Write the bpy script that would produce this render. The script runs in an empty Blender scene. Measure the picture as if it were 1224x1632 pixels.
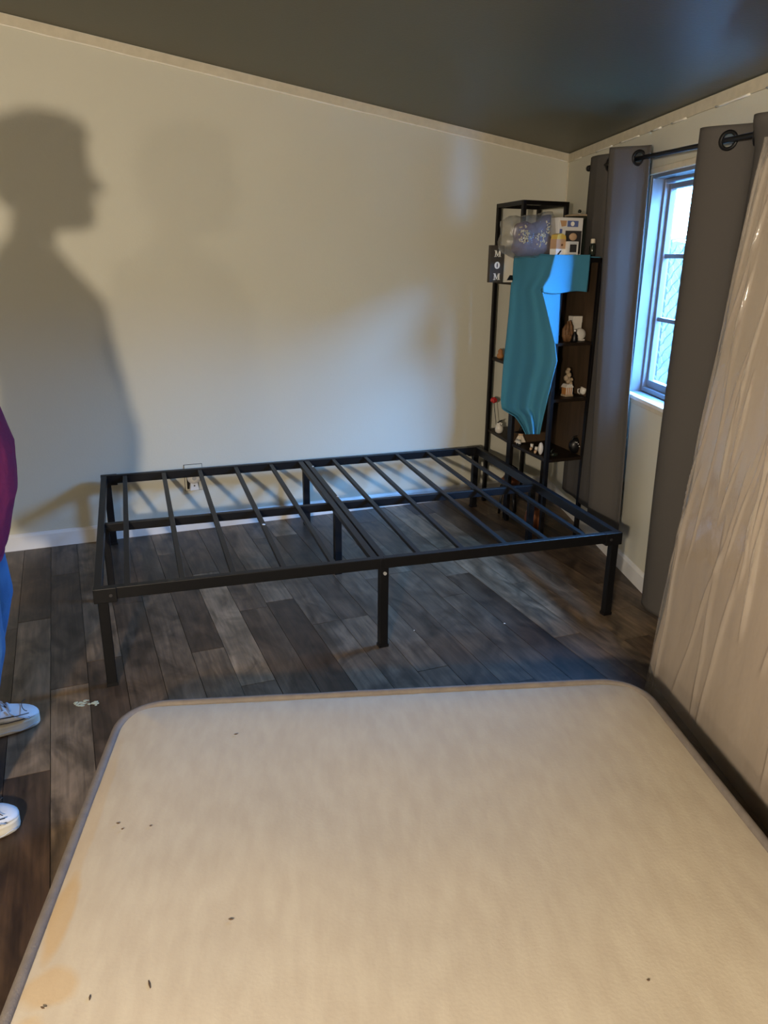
import bpy, bmesh, math, random
from mathutils import Vector, Matrix, noise
import numpy as np
random.seed(7)
S = bpy.context.scene
C = S.collection
# ------------------------------------------------------------------ camera
YAW, PITCH, ROLL, EYE, FPX = 0.3931, 0.3228, 0.0098, 1.3778, 1220.0
F = Vector((math.sin(YAW)*math.cos(PITCH), math.cos(YAW)*math.cos(PITCH), -math.sin(PITCH)))
r0 = Vector((math.cos(YAW), -math.sin(YAW), 0)); u0 = r0.cross(F)
RT = r0*math.cos(ROLL) + u0*math.sin(ROLL); UP = u0*math.cos(ROLL) - r0*math.sin(ROLL)
cd = bpy.data.cameras.new('camera'); cam = bpy.data.objects.new('camera', cd); C.objects.link(cam)
cd.sensor_fit = 'VERTICAL'; cd.sensor_height = 24; cd.lens = FPX/1632*24; cd.clip_start = .02
cam.matrix_world = Matrix(((RT.x, UP.x, -F.x, 0), (RT.y, UP.y, -F.y, 0), (RT.z, UP.z, -F.z, EYE), (0, 0, 0, 1)))
S.camera = cam
# ------------------------------------------------------------------ world and exposure
w = bpy.data.worlds.new('world'); S.world = w; w.use_nodes = True
SKY_STRENGTH = 150.0
bg = w.node_tree.nodes['Background']; bg.inputs[0].default_value = (.17, .44, 1.0, 1); bg.inputs[1].default_value = SKY_STRENGTH
S.view_settings.view_transform = 'Standard'; S.view_settings.look = 'None'; S.view_settings.gamma = 1
S.view_settings.use_curve_mapping = False
S.view_settings.exposure = 0.0
# ------------------------------------------------------------------ room frame
YW, XW, ZC, SL, RA = 3.8963, 2.7028, 1.9219, 0.1346, 0.3224
TV = Vector((-.30680, -.95177, 0)); NV = Vector((-.95177, .30680, 0)); OW = Vector((XW, YW, 0))
def WF(s, off, z): return OW + TV*s + NV*off + Vector((0, 0, z))      # right wall frame: along, into the room, up
CB = -SL*.30680/.95177
def zceil(x, y): return ZC + SL*(XW-x) + CB*(YW-y)
# ------------------------------------------------------------------ lamps (two warm bulbs on the unseen side of the room)
def bulb(loc, watts, col, r=.035):
    l = bpy.data.lights.new('bulb_light', 'POINT'); l.energy = watts; l.color = col; l.shadow_soft_size = r
    o = bpy.data.objects.new('bulb_light', l); o.location = loc; C.objects.link(o)
bulb((-.72, -.50, 1.41), 325, (1.0, .85, .66), .05)
bulb((-1.57, -.50, 1.41), 62, (1.0, .85, .66), .06)
pl = bpy.data.lights.new('window_portal', 'AREA'); pl.shape = 'RECTANGLE'; pl.size = .9; pl.size_y = .95; pl.cycles.is_portal = True
po = bpy.data.objects.new('window_portal', pl); C.objects.link(po)
po.matrix_world = Matrix.Translation(WF(1.61, -.11, 1.265)) @ (-NV).to_track_quat('Z', 'Y').to_matrix().to_4x4()

# ================================================================== helpers
def ray(px, py): return F + RT*((px-612)/FPX) - UP*((py-816)/FPX)
EYEV = Vector((0, 0, EYE))
def onz(px, py, z): d = ray(px, py); return EYEV + d*((z-EYE)/d.z)
def ony(px, py, y): d = ray(px, py); return EYEV + d*(y/d.y)
def onplane(px, py, p, n): d = ray(px, py); return EYEV + d*((Vector(p)-EYEV).dot(n)/d.dot(n))
def wall_s(px, py, off): p = onplane(px, py, WF(0, off, 0), NV); return (p-OW).dot(TV), p.z

def tag(o, label=None, cat=None, group=None, kind=None):
    if label: o['label'] = label
    if cat: o['category'] = cat
    if group: o['group'] = group
    if kind: o['kind'] = kind
    return o
def empty(name, loc, label=None, cat=None, group=None):
    o = bpy.data.objects.new(name, None); o.location = loc; C.objects.link(o); o.empty_display_size = .05
    return tag(o, label, cat, group)
class MB:
    def __init__(s): s.v = []; s.f = []
    def add(s, vs, fs):
        b = len(s.v); s.v += [tuple(v) for v in vs]; s.f += [tuple(i+b for i in f) for f in fs]; return s
    def hexa(s, c): # 8 corners: bottom 4 ccw, top 4 ccw
        return s.add(c, [(3,2,1,0),(4,5,6,7),(0,1,5,4),(1,2,6,5),(2,3,7,6),(3,0,4,7)])
    def box(s, a, b):
        (x0,y0,z0),(x1,y1,z1) = a, b
        return s.hexa([(x0,y0,z0),(x1,y0,z0),(x1,y1,z0),(x0,y1,z0),(x0,y0,z1),(x1,y0,z1),(x1,y1,z1),(x0,y1,z1)])
    def wbox(s, s0, s1, o0, o1, z0, z1):
        return s.hexa([WF(s0,o0,z0),WF(s1,o0,z0),WF(s1,o1,z0),WF(s0,o1,z0),WF(s0,o0,z1),WF(s1,o0,z1),WF(s1,o1,z1),WF(s0,o1,z1)])
    def bar(s, p, q, wd, ht, up=(0,0,1)): # rectangular bar from p to q
        p, q, up = Vector(p), Vector(q), Vector(up); d = (q-p).normalized(); sd = d.cross(up).normalized(); u = sd.cross(d)
        a, b = sd*wd/2, u*ht/2
        return s.hexa([p-a-b, p+a-b, q+a-b, q-a-b, p-a+b, p+a+b, q+a+b, q-a+b])
    def prism(s, poly, z0, z1):
        n = len(poly); vs = [(x,y,z0) for x,y in poly]+[(x,y,z1) for x,y in poly]
        return s.add(vs, [tuple(range(n-1,-1,-1)), tuple(range(n,2*n))]+[(i,(i+1)%n,n+(i+1)%n,n+i) for i in range(n)])
    def rings(s, rs, cap=True, closed=False):
        n = len(rs[0]); vs = [v for r in rs for v in r]; m = len(rs); fs = []
        for j in range(m if closed else m-1):
            k = (j+1) % m
            fs += [(j*n+i, j*n+(i+1)%n, k*n+(i+1)%n, k*n+i) for i in range(n)]
        if cap and not closed: fs += [tuple(range(n-1,-1,-1)), tuple((m-1)*n+i for i in range(n))]
        return s.add(vs, fs)
    def tube(s, pts, rad, n=12, closed=False, cap=True, ref=None):
        pts = [Vector(p) for p in pts]; m = len(pts)
        if not hasattr(rad, '__len__'): rad = [rad]*m
        rs = []; prev = None
        for i in range(m):
            if closed: d = pts[(i+1)%m]-pts[i-1]
            else: d = pts[min(i+1,m-1)]-pts[max(i-1,0)]
            d.normalize()
            if prev is None:
                a = Vector(ref) if ref else (Vector((0,0,1)) if abs(d.z) < .9 else Vector((1,0,0)))
            else: a = prev
            a = (a - d*a.dot(d)).normalized(); prev = a; b = d.cross(a)
            r = rad[i]; ra, rb = (r if hasattr(r,'__len__') else (r, r))
            rs.append([pts[i] + a*math.cos(t*2*math.pi/n)*ra + b*math.sin(t*2*math.pi/n)*rb for t in range(n)])
        return s.rings(rs, cap, closed)
    def lathe(s, c, prof, n=20, ax=(0,0,1), sx=1, sy=1):
        c = Vector(c); q = Vector((0,0,1)).rotation_difference(Vector(ax).normalized())
        rs = []
        for r, h in prof:
            rs.append([c + q @ Vector((r*math.cos(t*2*math.pi/n)*sx, r*math.sin(t*2*math.pi/n)*sy, h)) for t in range(n)])
        return s.rings(rs)
    def ell(s, c, rx, ry, rz, n=16, m=10, rot=None):
        c = Vector(c); rs = []
        for j in range(m+1):
            a = -math.pi/2 + math.pi*(j+.001)/(m+.002)
            ring = []
            for t in range(n):
                v = Vector((rx*math.cos(a)*math.cos(t*2*math.pi/n), ry*math.cos(a)*math.sin(t*2*math.pi/n), rz*math.sin(a)))
                ring.append(c + (rot @ v if rot else v))
            rs.append(ring)
        return s.rings(rs)
    def grid(s, fn, nu, nv, skip=None):
        vs = [fn(i/nu, j/nv) for j in range(nv+1) for i in range(nu+1)]
        fs = []
        for j in range(nv):
            for i in range(nu):
                q = (j*(nu+1)+i, j*(nu+1)+i+1, (j+1)*(nu+1)+i+1, (j+1)*(nu+1)+i)
                if skip and skip(sum((Vector(vs[k]) for k in q), Vector())/4): continue
                fs.append(q)
        return s.add(vs, fs)
    def build(s, name, m, parent=None, smooth=False, bevel=0, solid=0, loc=None, subs=0, fix=True):
        me = bpy.data.meshes.new(name)
        o = bpy.data.objects.new(name, me); C.objects.link(o)
        org = Vector((0,0,0))
        if loc is not None: org = Vector(loc)
        me.from_pydata([tuple(Vector(v)-org) for v in s.v], [], s.f); me.update()
        if fix:
            b = bmesh.new(); b.from_mesh(me); bmesh.ops.recalc_face_normals(b, faces=b.faces); b.to_mesh(me); b.free()
        if m is not None: me.materials.append(m)
        if parent is not None:
            o.parent = parent; base = Vector(parent.location)
            gp = parent.parent
            while gp is not None: base += Vector(gp.location); gp = gp.parent
            o.location = org - base
        else: o.location = org
        if smooth:
            for p in me.polygons: p.use_smooth = True
        if solid:
            md = o.modifiers.new('solid', 'SOLIDIFY'); md.thickness = solid; md.offset = 0
        if bevel:
            md = o.modifiers.new('bevel', 'BEVEL'); md.width = bevel; md.segments = 2; md.limit_method = 'ANGLE'; md.angle_limit = .6
        if subs:
            md = o.modifiers.new('sub', 'SUBSURF'); md.levels = subs; md.render_levels = subs
        return o

# ------------------------------------------------------------------ materials
def mat(name, col, rough=.6, metal=0, spec=.5, var=None, scale=8, bump=0, bscale=60, stretch=(1,1,1), coat=0, trans=0, rnd=None, ior=1.45, detail=4, coord='Object'):
    m = bpy.data.materials.new(name); m.use_nodes = True; nt = m.node_tree; N = nt.nodes; L = nt.links
    b = N['Principled BSDF']; b.inputs['Roughness'].default_value = rough; b.inputs['Metallic'].default_value = metal
    b.inputs['Specular IOR Level'].default_value = spec; b.inputs['Base Color'].default_value = (*col, 1)
    b.inputs['Coat Weight'].default_value = coat; b.inputs['Transmission Weight'].default_value = trans; b.inputs['IOR'].default_value = ior
    if var or bump:
        tc = N.new('ShaderNodeTexCoord'); mp = N.new('ShaderNodeMapping'); mp.inputs['Scale'].default_value = stretch
        L.new(tc.outputs[coord], mp.inputs[0])
    if var:
        n = N.new('ShaderNodeTexNoise'); n.inputs['Scale'].default_value = scale; n.inputs['Detail'].default_value = detail; L.new(mp.outputs[0], n.inputs[0])
        cr = N.new('ShaderNodeValToRGB'); cr.color_ramp.elements[0].position = .3; cr.color_ramp.elements[1].position = .7
        cr.color_ramp.elements[0].color = (*col, 1); cr.color_ramp.elements[1].color = (*var, 1)
        L.new(n.outputs['Fac'], cr.inputs[0]); L.new(cr.outputs[0], b.inputs['Base Color'])
    if bump:
        n2 = N.new('ShaderNodeTexNoise'); n2.inputs['Scale'].default_value = bscale; n2.inputs['Detail'].default_value = 5; L.new(mp.outputs[0], n2.inputs[0])
        bp = N.new('ShaderNodeBump'); bp.inputs['Strength'].default_value = bump; bp.inputs['Distance'].default_value = .01
        L.new(n2.outputs['Fac'], bp.inputs['Height']); L.new(bp.outputs[0], b.inputs['Normal'])
    return m
M = {}
M['wall'] = mat('wall_paint', (.57,.55,.46), .75, spec=.3, var=(.59,.57,.48), scale=1.5, bump=.06, bscale=120)
M['ceiling'] = mat('ceiling_paint', (.072,.072,.050), .40, spec=.5, bump=.05, bscale=90)
M['trim'] = mat('trim_primer', (.60,.54,.42), .7, var=(.52,.47,.36), scale=30)
M['bead'] = mat('trim_bead', (.80,.76,.66), .6)
M['white'] = mat('white_gloss', (.74,.73,.72), .35, var=(.66,.65,.64), scale=5)
M['vinyl'] = mat('window_vinyl', (.13,.145,.17), .35)
M['metal'] = mat('black_powder_coat', (.006,.006,.007), .42, spec=.3, bump=.05, bscale=300)
M['bolt'] = mat('bolt_steel', (.75,.75,.74), .3, metal=.6)
M['shelf'] = mat('dark_shelf_wood', (.009,.006,.004), .5, spec=.3, var=(.018,.011,.007), scale=6, stretch=(8,1,8))
M['shelfmetal'] = mat('shelf_metal', (.005,.004,.004), .45, spec=.3)
M['panel'] = mat('shelf_back_panel', (.07,.042,.022), .6, var=(.04,.025,.012), scale=5, stretch=(6,6,1))
M['curtain'] = mat('curtain_fabric', (.082,.075,.070), .85, spec=.2, bump=.15, bscale=500)
M['towel'] = mat('towel_blue', (.06,.235,.36), .9, spec=.15, bump=.3, bscale=400)
M['shirt'] = mat('shirt_magenta', (.155,.018,.075), .85, spec=.2, var=(.13,.014,.062), scale=6, bump=.2, bscale=60)
M['jeans'] = mat('jeans_denim', (.035,.11,.27), .85, spec=.2, var=(.05,.15,.34), scale=14, bump=.2, bscale=300)
M['skin'] = mat('skin', (.55,.33,.24), .5)
M['hair'] = mat('hair_brown', (.05,.03,.02), .6, bump=.8, bscale=60, stretch=(1,1,.2))
M['shoe'] = mat('sneaker_leather', (.62,.64,.68), .5, var=(.52,.54,.58), scale=20)
M['sole'] = mat('sneaker_sole', (.55,.53,.47), .7, var=(.48,.44,.36), scale=12)
M['lace'] = mat('sneaker_lace', (.42,.45,.5), .8)
M['darkgrey'] = mat('dark_grey', (.035,.033,.036), .6)
M['black'] = mat('black', (.004,.004,.005), .4)
M['piping'] = mat('mattress_piping', (.17,.145,.125), .7, var=(.13,.11,.10), scale=30, bump=.2, bscale=300)
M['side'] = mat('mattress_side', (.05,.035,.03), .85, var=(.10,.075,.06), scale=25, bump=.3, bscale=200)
M['foam'] = mat('leaning_mattress_cloth', (.60,.50,.39), .8, var=(.54,.44,.34), scale=3, bump=.15, bscale=40)
M['cream'] = mat('cream_cloth', (.62,.55,.44), .8)
M['letter'] = mat('letter_white', (.85,.82,.75), .6)
M['gold'] = mat('gold_beads', (.75,.58,.30), .3, metal=.4)
M['purple'] = mat('purple_cloth', (.10,.07,.10), .8, var=(.14,.10,.13), scale=20, bump=.3, bscale=80)
M['red'] = mat('red_plastic', (.42,.02,.02), .5)
M['orange'] = mat('orange_clay', (.45,.20,.06), .6, var=(.30,.12,.04), scale=20)
M['brownwood'] = mat('carved_wood', (.20,.10,.04), .6, var=(.11,.05,.02), scale=20, stretch=(1,1,4), bump=.4, bscale=60)
M['ceramic'] = mat('white_ceramic', (.62,.58,.52), .3)
M['plaster'] = mat('tan_plaster', (.42,.32,.21), .7, var=(.30,.22,.14), scale=30, bump=.4, bscale=80)
M['copper'] = mat('copper_pot', (.30,.11,.04), .35, metal=.5, var=(.2,.07,.03), scale=12)
M['tanhead'] = mat('tan_figure', (.55,.36,.22), .6)
M['yellow'] = mat('yellow_hair', (.62,.42,.08), .6)
M['bluecard'] = mat('blue_card', (.10,.14,.35), .6)
M['tancard'] = mat('tan_card', (.50,.30,.16), .6)
M['jar'] = mat('dark_glass', (.015,.02,.015), .12, coat=.5)
M['paint'] = mat('paint_spots', (.42,.46,.36), .6)
M['crumb'] = mat('dark_crumb', (.07,.04,.02), .8)
M['hedge'] = mat('hedge_leaves', (.024,.025,.011), .9, var=(.017,.019,.009), scale=9, bump=.5, bscale=12)
M['wire'] = mat('fence_wire', (.005,.006,.005), .6)
M['ground'] = mat('outdoor_ground', (.30,.30,.26), .9, var=(.24,.25,.20), scale=3)
def thin_clear(name, tint, haze=.08, hazecol=(.8,.75,.68), rough=.08, bump=0, bscale=20, ior=1.45):
    m = bpy.data.materials.new(name); m.use_nodes = True; nt = m.node_tree; N = nt.nodes; L = nt.links; N.remove(N['Principled BSDF'])
    out = N['Material Output']; tr = N.new('ShaderNodeBsdfTransparent'); tr.inputs[0].default_value = (*tint, 1)
    gl = N.new('ShaderNodeBsdfGlossy'); gl.inputs['Roughness'].default_value = rough; gl.inputs[0].default_value = (1,1,1,1)
    df = N.new('ShaderNodeBsdfDiffuse'); df.inputs[0].default_value = (*hazecol, 1)
    lw_ = N.new('ShaderNodeLayerWeight'); pw_ = N.new('ShaderNodeMath'); pw_.operation = 'POWER'; pw_.inputs[1].default_value = 4.5; L.new(lw_.outputs['Facing'], pw_.inputs[0])
    f0 = 2*((ior-1)/(ior+1))**2; fr = N.new('ShaderNodeMapRange'); fr.inputs[3].default_value = f0; fr.inputs[4].default_value = 1; L.new(pw_.outputs[0], fr.inputs[0])
    a = N.new('ShaderNodeMixShader'); a.inputs[0].default_value = haze; L.new(tr.outputs[0], a.inputs[1]); L.new(df.outputs[0], a.inputs[2])
    b = N.new('ShaderNodeMixShader'); L.new(fr.outputs[0], b.inputs[0]); L.new(a.outputs[0], b.inputs[1]); L.new(gl.outputs[0], b.inputs[2])
    L.new(b.outputs[0], out.inputs[0])
    if bump:
        tc = N.new('ShaderNodeTexCoord'); mp = N.new('ShaderNodeMapping'); mp.inputs['Scale'].default_value = (1,1,.25); L.new(tc.outputs['Object'], mp.inputs[0])
        n = N.new('ShaderNodeTexNoise'); n.inputs['Scale'].default_value = bscale; n.inputs['Detail'].default_value = 6; L.new(mp.outputs[0], n.inputs[0])
        bp = N.new('ShaderNodeBump'); bp.inputs['Strength'].default_value = bump; bp.inputs['Distance'].default_value = .03
        L.new(n.outputs['Fac'], bp.inputs['Height']); L.new(bp.outputs[0], gl.inputs['Normal']); L.new(bp.outputs[0], lw_.inputs['Normal'])
    return m
M['glass'] = thin_clear('window_glass', (.93,.98,.98), haze=.02, rough=.02)
M['plastic'] = thin_clear('plastic_wrap', (.86,.84,.82), haze=.20, hazecol=(.60,.55,.50), rough=.09, bump=.25, bscale=14, ior=1.5)
M['bag'] = thin_clear('clear_bag', (.85,.84,.82), haze=.13, hazecol=(.55,.53,.48), rough=.25, bump=.4, bscale=25, ior=1.3)

def plank_mat():
    m = bpy.data.materials.new('vinyl_plank'); m.use_nodes = True; nt = m.node_tree; N = nt.nodes; L = nt.links; b = N['Principled BSDF']
    b.inputs['Roughness'].default_value = .42; b.inputs['Specular IOR Level'].default_value = .4
    oi = N.new('ShaderNodeObjectInfo'); tc = N.new('ShaderNodeTexCoord')
    ad = N.new('ShaderNodeVectorMath'); ad.operation = 'ADD'
    ml = N.new('ShaderNodeMath'); ml.operation = 'MULTIPLY'; ml.inputs[1].default_value = 37; L.new(oi.outputs['Random'], ml.inputs[0])
    L.new(tc.outputs['Object'], ad.inputs[0]); L.new(ml.outputs[0], ad.inputs[1])
    mp = N.new('ShaderNodeMapping'); mp.inputs['Scale'].default_value = (1, .07, 1); L.new(ad.outputs[0], mp.inputs[0])
    base = N.new('ShaderNodeValToRGB'); base.color_ramp.interpolation = 'LINEAR'
    e = base.color_ramp.elements; e[0].position = 0; e[0].color = (.044,.025,.015,1); e[1].position = 1; e[1].color = (.185,.130,.082,1)
    for p, c in ((.25,(.060,.037,.023,1)), (.5,(.086,.057,.037,1)), (.75,(.122,.083,.053,1))):
        k = e.new(p); k.color = c
    L.new(oi.outputs['Random'], base.inputs[0])
    g = N.new('ShaderNodeTexNoise'); g.inputs['Scale'].default_value = 60; g.inputs['Detail'].default_value = 6; g.inputs['Distortion'].default_value = .6; L.new(mp.outputs[0], g.inputs[0])
    g2 = N.new('ShaderNodeTexNoise'); g2.inputs['Scale'].default_value = 9; g2.inputs['Detail'].default_value = 5; g2.inputs['Distortion'].default_value = 1.5
    mp2 = N.new('ShaderNodeMapping'); mp2.inputs['Scale'].default_value = (1, .5, 1); L.new(ad.outputs[0], mp2.inputs[0]); L.new(mp2.outputs[0], g2.inputs[0])
    r1 = N.new('ShaderNodeMapRange'); r1.inputs[1].default_value = .3; r1.inputs[2].default_value = .7; r1.inputs[3].default_value = .62; r1.inputs[4].default_value = 1.32; L.new(g.outputs['Fac'], r1.inputs[0])
    r2 = N.new('ShaderNodeMapRange'); r2.inputs[1].default_value = .3; r2.inputs[2].default_value = .7; r2.inputs[3].default_value = .40; r2.inputs[4].default_value = 1.50; L.new(g2.outputs['Fac'], r2.inputs[0])
    mm = N.new('ShaderNodeMath'); mm.operation = 'MULTIPLY'; L.new(r1.outputs[0], mm.inputs[0]); L.new(r2.outputs[0], mm.inputs[1])
    vm = N.new('ShaderNodeVectorMath'); vm.operation = 'SCALE'; L.new(base.outputs[0], vm.inputs[0]); L.new(mm.outputs[0], vm.inputs['Scale'])
    L.new(vm.outputs[0], b.inputs['Base Color'])
    bp = N.new('ShaderNodeBump'); bp.inputs['Strength'].default_value = .15; bp.inputs['Distance'].default_value = .003; L.new(g.outputs['Fac'], bp.inputs['Height']); L.new(bp.outputs[0], b.inputs['Normal'])
    return m
M['plank'] = plank_mat()

def mattress_mat():
    m = bpy.data.materials.new('mattress_cloth'); m.use_nodes = True; nt = m.node_tree; N = nt.nodes; L = nt.links; b = N['Principled BSDF']
    b.inputs['Roughness'].default_value = .8; b.inputs['Specular IOR Level'].default_value = .2
    tc = N.new('ShaderNodeTexCoord')
    def noise_(sc, det, st=(1,1,1), dist=0):
        mp = N.new('ShaderNodeMapping'); mp.inputs['Scale'].default_value = st; L.new(tc.outputs['Object'], mp.inputs[0])
        n = N.new('ShaderNodeTexNoise'); n.inputs['Scale'].default_value = sc; n.inputs['Detail'].default_value = det; n.inputs['Distortion'].default_value = dist
        L.new(mp.outputs[0], n.inputs[0]); return n
    a = noise_(16, 7, (2.2,.7,1)); cr = N.new('ShaderNodeValToRGB')
    cr.color_ramp.elements[0].position = .35; cr.color_ramp.elements[0].color = (.385,.33,.26,1); cr.color_ramp.elements[1].position = .68; cr.color_ramp.elements[1].color = (.425,.372,.296,1)
    L.new(a.outputs['Fac'], cr.inputs[0])
    # ochre water stains along the left border, at fixed places of the cloth
    prev = cr.outputs[0]
    STAINS = ((.030,.68,.022,.10,.65), (.055,.83,.050,.045,.55), (.020,.45,.020,.30,.30), (.04,.93,.03,.05,.4))
    for (cx, cy, rx, ry, amt) in STAINS:
        mp = N.new('ShaderNodeMapping'); mp.vector_type = 'POINT'; mp.inputs['Location'].default_value = (-cx/rx, cy/ry, 0); mp.inputs['Scale'].default_value = (1/rx, 1/ry, 0)
        L.new(tc.outputs['Object'], mp.inputs[0])
        dn = noise_(9, 3); sb = N.new('ShaderNodeVectorMath'); sb.operation = 'ADD'; L.new(mp.outputs[0], sb.inputs[0]); 
        sc = N.new('ShaderNodeVectorMath'); sc.operation = 'SCALE'; sc.inputs['Scale'].default_value = .9
        s2 = N.new('ShaderNodeVectorMath'); s2.operation = 'SUBTRACT'; s2.inputs[1].default_value = (.5,.5,.5); L.new(dn.outputs['Color'], s2.inputs[0]); L.new(s2.outputs[0], sc.inputs[0]); L.new(sc.outputs[0], sb.inputs[1])
        ln = N.new('ShaderNodeVectorMath'); ln.operation = 'LENGTH'; L.new(sb.outputs[0], ln.inputs[0])
        mr = N.new('ShaderNodeMapRange'); mr.inputs[1].default_value = .75; mr.inputs[2].default_value = 1.1; mr.inputs[3].default_value = amt; mr.inputs[4].default_value = 0; L.new(ln.outputs['Value'], mr.inputs[0])
        mx = N.new('ShaderNodeMix'); mx.data_type = 'RGBA'; L.new(mr.outputs[0], mx.inputs['Factor']); L.new(prev, mx.inputs['A']); mx.inputs['B'].default_value = (.40,.27,.13,1); prev = mx.outputs['Result']
    L.new(prev, b.inputs['Base Color'])
    c = noise_(160, 5); bp = N.new('ShaderNodeBump'); bp.inputs['Strength'].default_value = .10; bp.inputs['Distance'].default_value = .004; L.new(c.outputs['Fac'], bp.inputs['Height']); L.new(bp.outputs[0], b.inputs['Normal'])
    return m
M['mattress'] = mattress_mat()

# ================================================================== the room
XL, YF = -3.6, -4.4
PXL, PYF = -2.3, -2.0     # planks nearer than this are laid one by one, the rest as one sheet of planks
def wx(y): return XW - RA*(YW-y)
flo = MB().prism([(XL-.1, YF-.1), (wx(YF-.1)+.1, YF-.1), (wx(YW)+.2, YW+.1), (XL-.1, YW+.1)], -.12, -.006).build('floor', M['darkgrey']); tag(flo, kind='structure')
# planks laid towards the back wall, each its own piece
def clip(poly, y_to_x):
    out = []
    n = len(poly)
    ins = lambda p: y_to_x(p[1]) - p[0]
    for i in range(n):
        a, b = poly[i], poly[(i+1)%n]; da, db = ins(a), ins(b)
        if da >= 0: out.append(a)
        if da*db < 0:
            t = da/(da-db); out.append((a[0]+(b[0]-a[0])*t, a[1]+(b[1]-a[1])*t))
    return out
PW, PLN = .1185, 1.02
ncol = int((XW-PXL)/PW)+1; cnt = 0
shared = {}
for i in range(ncol):
    x0 = PXL+i*PW; st = random.random()*PLN; y = PYF-st
    while y < YW:
        y1 = y+PLN; a, b = max(y, PYF), min(y1, YW)
        if b-a > .04:
            g = .0009
            poly = clip([(x0+g,a+g),(x0+PW-g,a+g),(x0+PW-g,b-g),(x0+g,b-g)], lambda yy: wx(yy)-.001)
            if len(poly) > 2:
                cx, cy = poly[0]
                dz = random.uniform(-.0004, .0004)
                o = MB().prism(poly, -.006, dz).build('plank', M['plank'], flo, loc=(x0, a, 0)); cnt += 1
        y = y1
rest = MB()
for i in range(-11, ncol):
    x0 = PXL+i*PW; y = YF-random.random()*PLN; ye = YW if i < 0 else PYF
    while y < ye:
        a, b = max(y, YF), min(y+PLN, ye)
        if b-a > .04:
            poly = clip([(x0+.0009,a+.0009),(x0+PW-.0009,a+.0009),(x0+PW-.0009,b-.0009),(x0+.0009,b-.0009)], lambda yy: wx(yy)-.001)
            if len(poly) > 2: rest.prism(poly, -.006, 0)
        y += PLN
rest.build('far_planks', M['plank'], flo)['kind'] = 'stuff'
print('planks', cnt)

def wall_poly(name, pts_in, nrm, th=.12):
    nrm = Vector(nrm); n = len(pts_in); pi = [Vector(p) for p in pts_in]; pb = [p+nrm*th for p in pi]
    m = MB().add(pi+pb, [tuple(range(n)), tuple(range(2*n-1, n-1, -1))]+[(i,(i+1)%n,n+(i+1)%n,n+i) for i in range(n)])
    return tag(m.build(name, M['wall']), kind='structure')
wall_poly('wall_back', [(XL-.12,YW,-.1),(XW+.15,YW,-.1),(XW+.15,YW,zceil(XW+.15,YW)+.05),(XL-.12,YW,zceil(XL-.12,YW)+.05)], (0,1,0))
wall_poly('wall_left', [(XL,YF,-.1),(XL,YW,-.1),(XL,YW,zceil(XL,YW)+.05),(XL,YF,zceil(XL,YF)+.05)], (-1,0,0))
wall_poly('wall_front', [(XL-.12,YF,-.1),(wx(YF)+.12,YF,-.1),(wx(YF)+.12,YF,zceil(wx(YF),YF)+.05),(XL-.12,YF,zceil(XL,YF)+.05)], (0,-1,0))
# right wall with its window opening
WS0, WS1, WZ0, WZ1 = 1.185, 2.10, .800, 1.705
SEND = (YW-YF)/.95177 + .05
m = MB(); zt = ZC+.04
m.wbox(-.03, WS0, -.095, 0, -.1, zt); m.wbox(WS1, SEND, -.095, 0, -.1, zt); m.wbox(WS0, WS1, -.095, 0, -.1, WZ0); m.wbox(WS0, WS1, -.095, 0, WZ1, zt)
tag(m.build('wall_right', M['wall']), kind='structure')
def cz(x, y, h=0): return Vector((x, y, zceil(x, y)+h))
cp = [(XL-.12,YF-.12),(wx(YF)+.35,YF-.12),(XW+.3,YW+.12),(XL-.12,YW+.12)]
cl = MB().hexa([cz(*p) for p in cp]+[cz(*p, .1) for p in cp]).build('ceiling', M['ceiling']); tag(cl, kind='structure')

# trims: primed strip under the ceiling with a ragged bead, both walls
def trim_run(name, pt, n, L0, L1, h, dashed=False):
    root = MB()
    # pt(s) -> wall point at ceiling ; n -> into the room
    K = 90; vs = []
    for k in range(K+1):
        s = L0+(L1-L0)*k/K; p = pt(s); hh = h*(1+.06*noise.noise((s*6,1,0)))
        vs.append([p, p+n*.005, p+n*.005-Vector((0,0,hh)), p-Vector((0,0,hh))])
    root.rings(vs); st = root.build(name, M['trim']); tag(st, kind='structure')
    b = MB(); seg = []
    for k in range(K*3+1):
        s = L0+(L1-L0)*k/(K*3); p = pt(s)-Vector((0,0,h*(1+.06*noise.noise((s*6,1,0)))))+n*.004
        a = noise.noise((s*9,5,2)); r = .0042+.0022*noise.noise((s*40,3,1))
        if dashed and a < -.12+.0: 
            if len(seg) > 2: b.tube([q for q,_ in seg], [q for _,q in seg], 6)
            seg = []
        else: seg.append((p, max(.0015, r)))
    if len(seg) > 2: b.tube([q for q,_ in seg], [q for _,q in seg], 6)
    b.build('bead', M['bead'], st, smooth=True); return st
trim_run('trim_1', lambda s: cz(s, YW-.001, -.004), Vector((0,-1,0)), XL, XW-.004, .040)
trim_run('trim_2', lambda s: WF(s, .001, ZC-.004), NV, 0.01, SEND-.1, .040, True)
# caulk line in the corner
tag(MB().tube([(XW-.003,YW-.004,z) for z in (.08,.9,1.88)], .004, 6).build('trim_3', M['trim']), kind='structure')
def base_prof(o, z0=0, h=.082, t=.012): return [(0,0),(t,0),(t,h-.014),(t*.45,h-.003),(0,h)]
def baseboard(name, pt, n, L0, L1):
    rs = [[pt(s)+n*a+Vector((0,0,z)) for a,z in base_prof(0)] for s in (L0, L1)]
    return tag(MB().rings(rs).build(name, M['white']), kind='structure')
baseboard('baseboard_back', lambda s: Vector((s, YW, 0)), Vector((0,-1,0)), XL, XW-.01)
baseboard('baseboard_right', lambda s: WF(s,0,0), NV, .01, SEND-.06)
baseboard('baseboard_left', lambda s: Vector((XL, s, 0)), Vector((1,0,0)), YF, YW)

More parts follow.
